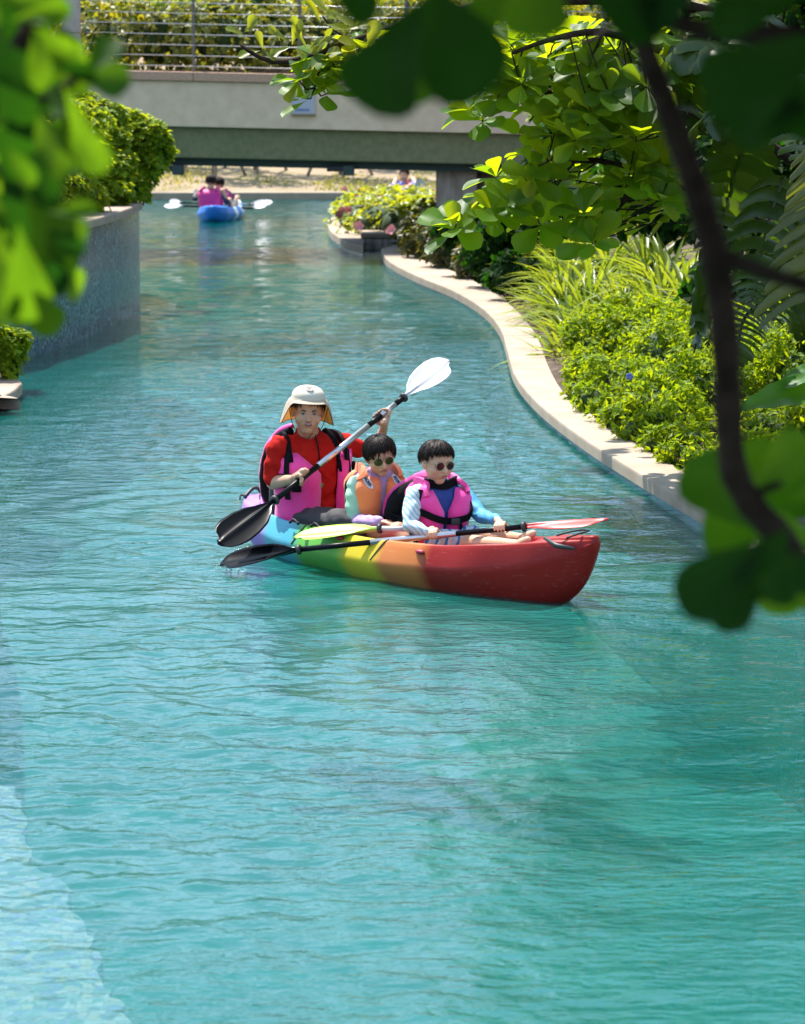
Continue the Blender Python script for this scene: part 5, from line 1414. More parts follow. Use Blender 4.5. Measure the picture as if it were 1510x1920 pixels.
def hair(parent, H, s, lim, n=420, child=True, lift=1.06, wisp=0.0, part_x=0.0, seed=1):
    """strands combed from the crown outwards; lim(theta) = how far down they reach (polar angle)"""
    rr = random.Random(seed)
    w_ = .355 * s
    c0 = (0, -.05 * s, .12 * s); rad = (w_ * lift, .40 * s * lift, .37 * s * lift)
    crown = (part_x, -.35, 1.0)
    def pt(th, ph, k=1.0):
        return H(c0[0] + math.sin(th) * math.sin(ph) * rad[0] * k, c0[1] + math.cos(th) * math.sin(ph) * rad[1] * k, c0[2] + math.cos(ph) * rad[2] * k)
    mb = MB()
    # under-cap
    A, Bn = 30, 12; base = len(mb.v)
    for i in range(A):
        th = 2 * math.pi * i / A
        for j in range(Bn + 1):
            ph = lim(th) * .86 * j / Bn
            mb.v.append(pt(th, ph, .985))
    for i in range(A):
        for j in range(Bn):
            a = base + i * (Bn + 1) + j; b = base + ((i + 1) % A) * (Bn + 1) + j
            mb.f.append([a, a + 1, b + 1, b])
    for q in range(n):
        th = rr.uniform(0, 2 * math.pi)
        p1 = lim(th) * rr.uniform(.74, 1.10) + (rr.random() < .15) * wisp * rr.random()
        p0 = rr.uniform(0, .5) * p1; sw = rr.uniform(-.40, .40); k0 = rr.uniform(.98, 1.065)
        pts = []; K = 6
        for k in range(K + 1):
            t = k / K
            ph = p0 + (p1 - p0) * t
            pts.append(pt(th + sw * t * t + .05 * math.sin(t * 5 + q), ph, k0 + .03 * math.sin(math.pi * t) + (.02 * t if rr.random() < .3 else 0)))
        wv = rr.uniform(.008, .024) * s
        mb.tube(pts, [wv * .7, wv, wv * 1.1, wv * 1.1, wv * .9, wv * .6, wv * .12], 4, True, .45)
    for q in range(int(n * .10)):           # loose thin strands
        th = rr.uniform(0, 2 * math.pi); p0 = rr.uniform(.1, .9); p1 = p0 + rr.uniform(.3, .8); p1 = min(p1, lim(th) * 1.15); sw = rr.uniform(-.6, .6)
        pts = [pt(th + sw * t, p0 + (p1 - p0) * t, 1.0 + .13 * math.sin(2.4 * t) * rr.uniform(.3, 1)) for t in (0, .3, .6, 1)]
        mb.tube(pts, [.006 * s, .006 * s, .005 * s, .002 * s], 3)
    return mb.build('hair', M['hair'], parent)
def grip_hand(mb, c, u, pdir, s=1.0, rs=.016, wrist=None, curl=1.0, thumb=1):
    """hand closed round a shaft: c on the shaft, u along it (towards the index finger), pdir from the shaft to the palm"""
    u = Vector(u).normalized(); p = (Vector(pdir) - u * Vector(pdir).dot(u)).normalized(); q = u.cross(p)
    c = Vector(c)
    def at(al, ang, r): return c + u * al + (p * math.cos(ang) + q * math.sin(ang)) * r
    pr = rs + .014 * s
    # palm: slab on the p side
    for al in (-.026, -.009, .009, .026):
        mb.tube([at(al * s, -.75, pr + .004 * s), at(al * s, -.1, pr + .004 * s), at(al * s, .55, pr)], [.0135 * s, .0145 * s, .0115 * s], 8)
    fr = [.0078, .0085, .0085, .008]; ln = [.82, 1.0, 1.05, .95]
    for i, al in enumerate((-.031, -.0105, .0105, .031)):
        r = fr[i] * s; R1 = rs + .008 * s
        end = .55 + 2.6 * ln[i] * curl
        pts = [at(al * s, .45 + (end - .45) * t, R1 + (.004 * s if t < .3 else 0)) for t in np.linspace(0, 1, 8)]
        mb.tube(pts, [r * 1.1, r * 1.12, r * 1.0, r, r * .95, r * .95, r * .85, r * .7], 8); mb.ball(pts[-1], r * .72, 8); mb.ball(pts[2], r * 1.13, 8)
    R1 = rs + .009 * s
    pts = [at(.028 * s, -.9, pr + .004 * s), at(.048 * s, -1.4, R1 + .006 * s), at(.045 * s, -2.1, R1), at(.032 * s, -2.7, R1)]
    mb.tube(pts, [.0125 * s, .0105 * s, .0095 * s, .0075 * s], 8); mb.ball(pts[-1], .0075 * s, 8)
    if wrist is not None:
        w_ = Vector(wrist); k = at(-.004 * s, -.35, pr + .010 * s)
        mb.tube([k, k * .5 + w_ * .5, w_], [.024 * s, .022 * s, .0235 * s], 10); mb.ball(k, .022 * s, 8); mb.ball(w_, .0235 * s, 8)
class Torso:
    """trunk from pelvis to neck with elliptical sections; point(phi, t, offset)"""
    def __init__(s, pel, neck, yaw, k=1.0, sh=1.0):
        s.p, s.n, s.k = Vector(pel), Vector(neck), k
        s.u = (s.n - s.p).normalized(); f = Vector((math.sin(yaw), -math.cos(yaw), 0)); s.f = (f - s.u * f.dot(s.u)).normalized()
        s.l = s.f.cross(s.u); 
        if s.l.dot(Vector((math.cos(yaw), math.sin(yaw), 0))) < 0: s.l = -s.l
        s.A = [(0, .158), (.25, .146), (.5, .158), (.75, .172), (.9, .15), (1, .07)]
        s.B = [(0, .115), (.25, .105), (.5, .118), (.75, .112), (.9, .088), (1, .06)]
    def __call__(s, phi, t, off=0):
        a = lerp_tab(s.A, max(0, min(1, t))) * s.k + off; b = lerp_tab(s.B, max(0, min(1, t))) * s.k + off
        sn, cs = math.sin(phi), math.cos(phi)
        e = .85
        x = math.copysign(abs(sn) ** e, sn) * a; y = math.copysign(abs(cs) ** e, cs) * b
        return s.p + (s.n - s.p) * t + s.l * x + s.f * y
    def add(s, mb, off=0, t1=1.0, n=24, t0=-.06):
        K = 14; base = len(mb.v)
        for i in range(K + 1):
            t = t0 + (t1 - t0) * i / K
            for j in range(n): mb.v.append(s(2 * math.pi * j / n, t, off))
        for i in range(K):
            for j in range(n):
                j2 = (j + 1) % n; mb.f.append([base + i * n + j, base + i * n + j2, base + (i + 1) * n + j2, base + (i + 1) * n + j])
        mb.f.append([base + j for j in range(n)][::-1]); mb.f.append([base + K * n + j for j in range(n)])
    def panel(s, name, ph0, ph1, t0, t1, off, th, m, parent, shape=None, nu=14, nv=18, pw=3.0):
        """padded panel lying on the trunk between two angles (degrees) and two heights"""
        mb = MB()
        for side in (1, 0):
            for j in range(nv + 1):
                v = j / nv
                for i in range(nu + 1):
                    u = i / nu
                    a0, a1 = (ph0, ph1) if shape is None else shape(v, ph0, ph1)
                    # rounded corners
                    edge = max(abs(2 * v - 1) ** 8, 0)
                    aa = (a0 + a1) / 2 + (a1 - a0) / 2 * (2 * u - 1) * (1 - .22 * edge)
                    puff = (max(0, 1 - abs(2 * u - 1) ** pw) ** .5) * (max(0, 1 - abs(2 * v - 1) ** (pw * 2)) ** .5)
                    mb.v.append(s(R(aa), t0 + (t1 - t0) * v, off + (th * puff if side else -.004)))
        n_ = nu + 1; o2 = n_ * (nv + 1)
        for j in range(nv):
            for i in range(nu):
                a = j * n_ + i
                mb.f.append([a, a + 1, a + n_ + 1, a + n_]); mb.f.append([o2 + a, o2 + a + n_, o2 + a + n_ + 1, o2 + a + 1])
            mb.f.append([j * n_, (j + 1) * n_, o2 + (j + 1) * n_, o2 + j * n_]); mb.f.append([j * n_ + nu, o2 + j * n_ + nu, o2 + (j + 1) * n_ + nu, (j + 1) * n_ + nu])
        for i in range(nu):
            mb.f.append([i, o2 + i, o2 + i + 1, i + 1]); a = nv * n_ + i; mb.f.append([a, a + 1, o2 + a + 1, o2 + a])
        return mb.build(name, m, parent)
    def strap(s, name, pts, wd, th, m, parent):
        """flat webbing through (phi deg, t, off) points"""
        q = spline([s(R(a), t, o) for a, t, o in pts], 5 * len(pts))
        mb = MB(); base = 0
        for i, p in enumerate(q):
            tv = (q[min(i + 1, len(q) - 1)] - q[max(i - 1, 0)]).normalized()
            ax = s.p + (s.n - s.p) * max(0, min(1, (p - s.p).dot(s.u) / (s.n - s.p).length))
            nrm = (p - ax); nrm = (nrm - tv * nrm.dot(tv)).normalized(); sd = tv.cross(nrm)
            mb.v += [p + sd * wd / 2, p + sd * wd / 2 + nrm * th, p - sd * wd / 2 + nrm * th, p - sd * wd / 2]
        for i in range(len(q) - 1):
            for k in range(4):
                k2 = (k + 1) % 4; mb.f.append([i * 4 + k, i * 4 + k2, i * 4 + 4 + k2, i * 4 + 4 + k])
        mb.f.append([0, 1, 2, 3]); e = (len(q) - 1) * 4; mb.f.append([e, e + 3, e + 2, e + 1])
        return mb.build(name, m, parent, False)

M['pink'] = mat('pink_nylon', (1.1, .04, .36), .5, (1.2, .07, .44), 7, .35, 25, dist=.006, sheen=.3)
M['pink_far'] = mat('faded_pink_nylon', (.72, .03, .26), .55)
M['orange'] = mat('orange_nylon', (1.25, .27, .07), .55, (1.3, .34, .10), 7, .35, 25, dist=.006, sheen=.3)
M['web'] = mat('black_webbing', (.012, .012, .014), .65, ior=1.12, bump=.3, bscale=200, dist=.001)
M['neop'] = mat('black_neoprene', (.010, .010, .012), .6, ior=1.12, bump=.3, bscale=30, dist=.004)
M['redshirt'] = mat('red_shirt', (.50, .010, .008), .8, (.62, .018, .010), 5, .6, 22, dist=.014, ior=1.2)
M['trousers'] = mat('charcoal_trousers', (.045, .042, .045), .8, (.07, .065, .07), 6, .5, 22, dist=.012)
M['cream'] = mat('cream_cotton', (.76, .70, .56), .8, (.70, .64, .50), 8, .3, 90, dist=.002)
def cloth_tr(name, c, tcol, w_=.5):
    m, n, l, b, out = new_mat(name); b.inputs['Base Color'].default_value = rgba(c); b.inputs['Roughness'].default_value = .8
    t = n.new('ShaderNodeBsdfTranslucent'); t.inputs[0].default_value = rgba(tcol); ms = n.new('ShaderNodeMixShader'); ms.inputs[0].default_value = w_
    l.new(b.outputs[0], ms.inputs[1]); l.new(t.outputs[0], ms.inputs[2]); l.new(ms.outputs[0], out.inputs[0]); return m
M['lining'] = cloth_tr('apricot_lining', (1.0, .55, .20), (1.2, .75, .28), .65)
M['cream_thin'] = cloth_tr('thin_cream_cotton', (.84, .77, .62), (1.1, .85, .45), .45)
M['mint'] = mat('mint_sleeve', (.42, .72, .52), .75, (.50, .78, .60), 5, .4, 25, dist=.01)
M['lav'] = mat('lavender_sleeve', (.60, .38, .66), .75, (.66, .45, .72), 5, .5, 25, dist=.01)
M['blueshirt'] = mat('blue_rash_shirt', (.06, .33, .62), .65, (.10, .42, .70), 5, .4, 25, dist=.01)
M['deepblue'] = mat('deep_blue_shirt', (.015, .06, .30), .7)
def stripes(name, c1, c2, c3, dirv, sc_):
    m, n, l, b, out = new_mat(name)
    tc = n.new('ShaderNodeTexCoord'); mp = n.new('ShaderNodeVectorMath'); mp.operation = 'DOT_PRODUCT'; mp.inputs[1].default_value = dirv; l.new(tc.outputs['Object'], mp.inputs[0])
    nz = n.new('ShaderNodeTexNoise'); nz.inputs['Scale'].default_value = 12; l.new(tc.outputs['Object'], nz.inputs['Vector'])
    ml = n.new('ShaderNodeMath'); ml.operation = 'MULTIPLY_ADD'; ml.inputs[1].default_value = .035; l.new(nz.outputs[0], ml.inputs[0]); l.new(mp.outputs['Value'], ml.inputs[2])
    m2 = n.new('ShaderNodeMath'); m2.operation = 'MULTIPLY'; m2.inputs[1].default_value = sc_; l.new(ml.outputs[0], m2.inputs[0])
    fr = n.new('ShaderNodeMath'); fr.operation = 'FRACT'; l.new(m2.outputs[0], fr.inputs[0])
    cr = n.new('ShaderNodeValToRGB'); cr.color_ramp.interpolation = 'CONSTANT'; e = cr.color_ramp.elements
    e[0].position = 0; e[0].color = rgba(c1); e[1].position = .45; e[1].color = rgba(c2); x = e.new(.75); x.color = rgba(c3)
    l.new(fr.outputs[0], cr.inputs[0]); l.new(cr.outputs[0], b.inputs['Base Color']); b.inputs['Roughness'].default_value = .7
    return m
M['stripe'] = stripes('striped_sleeve', (.80, .82, .82), (.26, .55, .68), (.62, .72, .70), (.75, .2, .65), 44)
M['shorts'] = stripes('striped_shorts', (.60, .70, .80), (.04, .22, .55), (.75, .78, .82), (.9, .1, -.3), 24)

# ================= the adult
def person(loc, label, group=None): return empty('person', loc, label, 'person', group)
ad = person(P(585, 985, 18.35), 'adult in cream hat and red shirt with open pink life vest, paddling at the back', 'kayakers in the rainbow kayak')
ayaw = R(22)
Ts = Torso(P(582, 984, 18.40), P(580, 808, 18.40), ayaw, 1.0)
HA = .243
Hd = Frame(P(577, 774, 18.30), R(6), R(2), R(-3))
shR, shL = P(524, 838, 18.28), P(637, 832, 18.50)
elR, wrR = P(512, 905, 18.28), P(548, 899, 18.10)
hR = A1 + (B1 - A1) * ((567 - 513) / (760 - 513)); hL = A1 + (B1 - A1) * ((712 - 513) / (760 - 513))
elL, wrL = P(702, 850, 18.60), P(719, 806, 18.56)
mb = MB()
Ts.add(mb, -.02, .97)
mb.tube([Ts.n - Vector((0, 0, .04)), Hd(0, -.06 * HA, -.25 * HA)], [.062, .052], 16)
head_prims(mb, Hd, HA)
limb_p(mb, shR, elR, .045, .036); limb_p(mb, elR, wrR, .038, .025)
limb_p(mb, shL, elL, .045, .036); limb_p(mb, elL, wrL, .038, .025)
grip_hand(mb, hR, -PA_u, Vector((-.35, -.45, .55)), 1.0, .0165, wrR)
grip_hand(mb, hL, PA_u, Vector((.5, .35, -.15)), 1.0, .0165, wrL)
hipR, hipL = Ts(R(-60), .02, -.06), Ts(R(60), .02, -.06)
kR, kL_ = P(640, 975, 17.90), P(655, 985, 18.15)
limb_p(mb, hipR, kR, .07, .05); limb_p(mb, hipL, kL_, .07, .05)
fR = KP(.42, .12, .10); fL = KP(.42, -.12, .10)
limb_p(mb, kR, fR, .048, .03); limb_p(mb, kL_, fL, .048, .03)
for f_ in (fR, fL): limb_p(mb, f_, f_ + KX * .1 + Vector((0, 0, .03)), .035, .028)
remeshed('body', mb, M['skin_adult'], ad, .0036, 3)
face_parts(ad, Hd, HA, True)
mb = MB(); Ts.add(mb, .004, .985, t0=-.04)
sR = shR + (elR - shR) * .90; sL = shL + (elL - shL) * .50
limb_p(mb, Ts(R(-80), .80, -.08), shR, .075, .062); limb_p(mb, shR, sR, .064, .057, None, .064); limb_p(mb, Ts(R(80), .80, -.08), shL, .075, .060); limb_p(mb, shL, sL, .062, .055)
mb.tube([Ts.n - Vector((0, 0, .03)), Ts.n + Vector((0, 0, .022))], [.075, .062], 18)
remeshed('shirt', mb, M['redshirt'], ad, .0075, 3, .0055, .045)
mb = MB(); mb.tube(spline([Ts(R(2), .97, .012), Ts(R(2), .85, .014), Ts(R(3), .66, .012)], 8), .0035, 6); mb.build('zip', M['web'], ad)
M['greentag'] = mat('green_tag', (.02, .5, .12), .4)
mb = MB(); mb.box(Ts(R(3), .45, .02), (.018, .006, .024), (0, .3, 0)); mb.build('tag', M['greentag'], ad, False, .002)
mb = MB()
limb_p(mb, hipR, kR, .088, .066, None, .08); limb_p(mb, hipL, kL_, .088, .066, None, .08); limb_p(mb, kR, fR, .066, .045); limb_p(mb, kL_, fL, .066, .045)
mb.ball(Ts.p, (.17, .14, .12), 16)
remeshed('trousers', mb, M['trousers'], ad, .009, 3, .0065, .05)
# life vest, worn open
vest = empty('life_vest', Ts.p, None, None); vest.parent = ad; vest.matrix_parent_inverse = parent_inv(ad)
def shp(v, a0, a1): return (a0, a1 - 14 * max(0, 1 - v * 3) - 16 * max(0, v - .7) / .3)
Ts.panel('front_panel', -100, 0, -.03, .80, .018, .055, M['pink'], vest, lambda v, a, b: (a, b + 4 * math.sin(v * 3.1) - 26 * max(0, v - .75) / .25))
Ts.panel('front_panel', 42, 92, .05, .80, .018, .045, M['pink'], vest)
Ts.panel('back_panel', 118, 245, .05, .97, .016, .05, M['pink'], vest)
Ts.panel('side_panel', -125, -97, -.02, .62, .012, .028, M['neop'], vest)
Ts.panel('side_panel', 90, 120, 0, .62, .012, .028, M['neop'], vest)
# shoulder pieces: black padded yoke with pink binding
for sgn, a in ((-1, -48), (1, 50)):
    Ts.strap('shoulder_strap', [(a * .9, .70, .050), (a * 1.0, .82, .044), (a * 1.3, .925, .030), (sgn * 118, .95, .03), (sgn * 150, .88, .04)], .052, .018, M['neop'], vest)
    Ts.strap('binding', [(a * 1.35 + sgn * 6, .66, .045), (a * 1.55 + sgn * 12, .80, .05), (sgn * 98, .90, .052), (sgn * 125, .92, .05)], .022, .022, M['pink'], vest)
Ts.strap('webbing', [(-46, .82, .062), (-47, .60, .078), (-48, .42, .078), (-48, .32, .076)], .032, .004, M['web'], vest)
Ts.strap('webbing', [(-72, .545, .070), (-48, .56, .082), (-25, .545, .068)], .036, .005, M['web'], vest)
Ts.strap('webbing', [(62, .80, .05), (60, .5, .065), (55, .2, .06)], .045, .005, M['web'], vest)
bk = MB(); bk.box(Ts(R(-32), .47, .085), (.052, .016, .07), Euler((0, 0, ayaw - R(30)))); bk.build('whistle_pouch', M['web'], vest, True, .005)
bk = MB(); bk.ball(Ts(R(-118), .42, .05), (.016, .016, .03), 8); bk.build('buckle', M['alu'], vest)
bk = MB(); bk.ball(Ts(R(72), .62, .075), (.014, .012, .03), 8); bk.build('buckle', M['neop'], vest)
mb = MB(); mb.tube(spline([P(548, 806, 18.38), P(525, 822, 18.42), P(508, 850, 18.46), P(502, 885, 18.48), P(505, 925, 18.46), P(516, 955, 18.40)], 16), [.022, .026, .03, .034, .037, .04, .04, .04, .042, .044, .046, .046, .044, .04, .036, .03], 12)
remeshed('back_edge', mb, M['neop'], vest, .007, 2, .0015, .05)
mb = MB(); mb.tube(spline([P(550, 798, 18.42), P(528, 808, 18.48), P(507, 832, 18.53), P(496, 862, 18.56), P(492, 895, 18.57), P(495, 930, 18.56), P(503, 955, 18.52)], 18), [.014, .018, .02, .021, .022, .022, .022, .022, .02, .02, .02, .02, .018, .018, .016, .015, .012, .010], 12)
remeshed('binding', mb, M['pink'], vest, .006, 2, .0015, .04)
mb = MB(); mb.tube(spline([P(606, 806, 18.42), P(622, 822, 18.40), P(634, 850, 18.38), P(640, 885, 18.36)], 12), [.02, .024, .026, .026, .026, .024, .022, .02, .02, .02, .018, .015], 10)
remeshed('back_edge', mb, M['neop'], vest, .007, 2)
# hair under the hat
hair(ad, Hd, HA, lambda t: 1.28 + .85 * abs(math.sin(t / 2)) ** 1.3, 220, False, 1.03, seed=3)
# hat: dome, bill in front, cape round the sides and back
def hat_pt(th, v, inner_=0.0):
    """th 0 = front; v 0..1 dome, 1..2 brim and cape"""
    Rx, Ry, Rz = .090 - inner_, .112 - inner_, .118 - inner_
    zb_ = .080
    if v <= 1:
        ph = v * math.pi / 2
        sx_ = math.sin(ph) ** .92; cz = max(0, math.cos(ph)) ** .80
        return Hd(math.sin(th) * Rx * sx_, -.012 + math.cos(th) * Ry * sx_, zb_ + Rz * .58 * cz)
    t = v - 1
    fw = math.cos(th); side = abs(math.sin(th)); k = max(0, min(1, (math.cos(th) - .15) / .6)); k = k * k * (3 - 2 * k)
    out = .034 * k + .056 * (1 - k); drop = .018 * k + .142 * (1 - k) * (.9 + .1 * side)
    if fw < -.2: out *= .7
    rr_ = out * (t ** (1.15 - .5 * (1 - k))); dz = drop * (t ** (1.0 + .25 * (1 - k)))
    return Hd(math.sin(th) * (Rx + rr_), -.012 + math.cos(th) * (Ry + rr_), zb_ - dz - .004 * inner_)
def hat_mesh(name, v0, v1, m, inner_=0.0, kv=16):
    mb = MB(); N = 56
    for j in range(kv + 1):
        v = v0 + (v1 - v0) * j / kv
        for i in range(N): mb.v.append(hat_pt(2 * math.pi * i / N, v, inner_))
    for j in range(kv):
        for i in range(N):
            i2 = (i + 1) % N; mb.f.append([j * N + i, j * N + i2, (j + 1) * N + i2, (j + 1) * N + i])
    return mb.build(name, m, hat)
hat = empty('hat', Hd.o + Vector((0, 0, .05)), None, None); hat.parent = ad; hat.matrix_parent_inverse = parent_inv(ad)
hat_mesh('crown', 0.0, 1.0, M['cream']); hat_mesh('brim', 1.0, 2.0, M['cream_thin'], 0, 12); hat_mesh('lining', 1.02, 1.99, M['lining'], .003, 14)
mb = MB(); mb.tube([hat_pt(2 * math.pi * i / 56, 2.0) for i in range(57)], .0022, 5, False); mb.build('edging', M['brow'], hat)
mb = MB(); mb.tube([hat_pt(2 * math.pi * i / 56, 1.0, -.001) for i in range(57)], .0022, 5, False); mb.build('seam', M['cream'], hat)
ec = hat_pt(0, .45, -.002); en = (ec - Hd(0, -.012, .03)).normalized()
q = en.to_track_quat('Z', 'Y').to_matrix()
mb = MB()
mb.add([ec + q @ Vector((math.cos(a) * .019, math.sin(a) * .019, z)) for z in (-.004, .003) for a in np.linspace(0, 2 * math.pi, 20, endpoint=False)], [tuple(20 + i for i in range(20))] + [(i, (i + 1) % 20, 20 + (i + 1) % 20, 20 + i) for i in range(20)])
em = mb.build('emblem', mat('emblem_patch', (.66, .56, .50), .7), hat, False)
mb = MB(); mb.tube([ec + q @ Vector((math.cos(a) * .0185, math.sin(a) * .0185, .0035)) for a in np.linspace(0, 2 * math.pi, 24)], .0014, 5, False)
mb.tube([ec + q @ Vector((math.cos(a) * .008, math.sin(a) * .008, .0035)) for a in np.linspace(.5, 5.4, 14)], .0012, 5, False); mb.build('stitching', mat('taupe_thread', (.22, .18, .15), .8), em)
for sgn in (1, -1):
    mb = MB(); mb.tube(spline([hat_pt(sgn * 1.25, 1.35, 0), Hd(sgn * .083, .05, -.055), Hd(sgn * .045, .07, -.115), Hd(0, .075, -.128)], 12), .0022, 5); mb.build('chin_cord', M['brow'], hat)
mb = MB(); mb.tube([Hd(0, .075, -.128), Ts(R(0), 1.0, .02), Ts(R(2), .9, .02)], .0022, 5); mb.build('chin_cord', M['brow'], hat)

# ================= the girl
gi = person(P(705, 1000, 17.97), 'small girl in orange life vest and round green sunglasses sitting in the middle', 'kayakers in the rainbow kayak')
gyaw = R(20)
Tg = Torso(P(700, 1000, 18.02), P(708, 878, 17.98), gyaw, .76)
HG = .216
Hg = Frame(P(713, 856, 17.90), R(16), R(16), R(8))
gshR, gshL = P(667, 908, 17.93), P(742, 900, 18.08)
gelR, gwrR, ghR = P(663, 976, 17.88), P(712, 978, 17.72), P(736, 975, 17.68)
gelL, gwrL = P(762, 950, 18.05), P(770, 985, 17.85)
mb = MB(); Tg.add(mb, -.012, .97)
mb.tube([Tg.n - Vector((0, 0, .03)), Hg(0, -.08 * HG, -.25 * HG)], [.045, .038], 14)
head_prims(mb, Hg, HG, True)
limb_p(mb, gshR, gelR, .033, .027); limb_p(mb, gelR, gwrR, .027, .019); limb_p(mb, gshL, gelL, .033, .027); limb_p(mb, gelL, gwrL, .027, .019)
def open_hand(mb, w_, tip, s=.75, up=Vector((0, 0, 1))):
    """relaxed hand from wrist towards tip, slightly curled"""
    w_ = Vector(w_); d = (Vector(tip) - w_).normalized(); sd = d.cross(up).normalized(); nn = sd.cross(d)
    mb.tube([w_, w_ + d * .035 * s, w_ + d * .075 * s], [.022 * s, .026 * s, .027 * s], 10, flat=.6, upv=nn)
    for i, (k, ln) in enumerate(((-1.5, .055), (-.5, .07), (.5, .075), (1.5, .066))):
        a = w_ + d * .072 * s + sd * k * .0155 * s
        b = a + d * ln * s * .5 - nn * .008 * s; c = a + d * ln * s * .85 - nn * .03 * s
        mb.tube([a - d * .012 * s, a, b, c], [.009 * s, .009 * s, .0082 * s, .0068 * s], 8); mb.ball(c, .0068 * s, 6)
    a = w_ + d * .03 * s - sd * .02 * s
    mb.tube([a, a + d * .03 * s - sd * .02 * s, a + d * .055 * s - sd * .022 * s - nn * .01 * s], [.012 * s, .0105 * s, .008 * s], 8)
open_hand(mb, gwrR, P(750, 980, 17.62)); open_hand(mb, gwrL, P(780, 1010, 17.7))
for hp_, kn in ((Tg(R(-60), .02, -.04), KP(.50, .10, .24)), (Tg(R(60), .02, -.04), KP(.50, -.10, .24))):
    limb_p(mb, hp_, kn, .055, .038); limb_p(mb, kn, kn + KX * .16 - Vector((0, 0, .15)), .036, .026)
remeshed('body', mb, M['skin'], gi, .0036, 3)
face_parts(gi, Hg, HG)
sunglasses(gi, Hg, HG, M['lens_green'], .112)
def glim(t):
    c = math.cos(t)
    return 1.24 + .06 * math.sin(t * 19) if c > .74 else 1.30 + (.74 - c) * 1.9 if c > .4 else 1.95 + (.1 - c) * .2
hair(gi, Hg, HG, glim, 900, True, 1.08, .55, seed=5)
mb = MB(); Tg.add(mb, .004, .985)
remeshed('shirt', mb, M['lav'], gi, .008, 3, .002, .04)
mb = MB(); limb_p(mb, Tg(R(-80), .78, -.05), gshR, .05, .046); limb_p(mb, gshR, gelR, .048, .042, None, .052); limb_p(mb, Tg(R(80), .78, -.05), gshL, .05, .046); limb_p(mb, gshL, gelL, .046, .042)
remeshed('sleeves', mb, M['mint'], gi, .006, 3, .003, .035)
mb = MB(); limb_p(mb, gelR + Vector((0, 0, -.005)), gwrR + (gwrR - gelR) * .02, .041, .028); limb_p(mb, gelL, gwrL, .036, .027)
remeshed('cuffs', mb, M['lav'], gi, .006, 3, .003, .03)
gv = empty('life_vest', Tg.p, None, None); gv.parent = gi; gv.matrix_parent_inverse = parent_inv(gi)
for sg, a0, a1 in ((-1, -68, -1), (1, 7, 68)):
    Tg.panel('front_panel', a0, a1, .30, .92, .014, .042, M['orange'], gv, lambda v, a, b: (a + (8 if a < 0 else 0), b - 0) if v < .8 else (a + (v - .8) * 30 * (a > 0) + 8 * (a < 0), b - (v - .8) * 30 * (b > 0)))
    Tg.panel('front_panel', a0, a1, -.02, .27, .014, .040, M['orange'], gv)
    Tg.strap('shoulder_pad', [(sg * 40, .90, .034), (sg * 46, .93, .034), (sg * 62, .96, .024), (sg * 95, .985, .022), (sg * 135, .95, .03)], .066, .020, M['orange'], gv)
Tg.panel('back_panel', 100, 260, .0, .98, .014, .045, M['orange'], gv)
Tg.panel('side_panel', -112, -68, .0, .88, .010, .034, M['neop'], gv); Tg.panel('side_panel', 68, 112, .0, .88, .010, .034, M['neop'], gv)
Tg.strap('webbing', [(-75, .285, .045), (-40, .285, .05), (0, .285, .045), (40, .285, .05), (75, .285, .045)], .042, .006, M['web'], gv)
Tg.strap('loop', [(-54, .42, .057), (-54, .30, .058), (-54, .18, .057)], .022, .006, M['orange'], gv)
# oval label with the maker's word
M['patch'] = mat('white_patch', (.78, .74, .80), .6); M['ink'] = mat('black_print', (.02, .02, .03), .6)
def oval_label(par, c, nrm, along, a_, b_):
    nrm = Vector(nrm).normalized(); al = (Vector(along) - nrm * Vector(along).dot(nrm)).normalized(); sd = nrm.cross(al)
    mb = MB(); N = 24
    mb.add([c + al * math.cos(t) * a_ + sd * math.sin(t) * b_ + nrm * z for z in (-.004, .0) for t in np.linspace(0, 2 * math.pi, N, endpoint=False)], [tuple(N + i for i in range(N))] + [(i, (i + 1) % N, N + (i + 1) % N, N + i) for i in range(N)])
    p = mb.build('label_patch', M['patch'], par, False)
    cu = bpy.data.curves.new('lettering', 'FONT'); cu.body = 'JEOMEL'; cu.size = b_ * 1.05; cu.extrude = .0004; cu.align_x = 'CENTER'; cu.align_y = 'CENTER'; cu.space_character = 1.05; cu.offset = .0008
    t = bpy.data.objects.new('tmp', cu); C.objects.link(t); bpy.context.view_layer.update(); me = eval_mesh(t); bpy.data.objects.remove(t)
    me.materials.clear(); me.materials.append(M['ink'])
    mt = Matrix((al, nrm.cross(al), nrm)).transposed().to_4x4(); mt.translation = c + nrm * .0012 + sd * b_ * .12
    me.transform(mt); o = obj_of('lettering', me, p)
    mb = MB()
    for k in range(9): mb.box(c + al * (k - 4) * a_ * .11 - sd * b_ * .42 + nrm * .0008, (.0035, .0035, .0015), Matrix((al, sd, nrm)).transposed())
    mb.build('small_print', M['ink'], p, False)
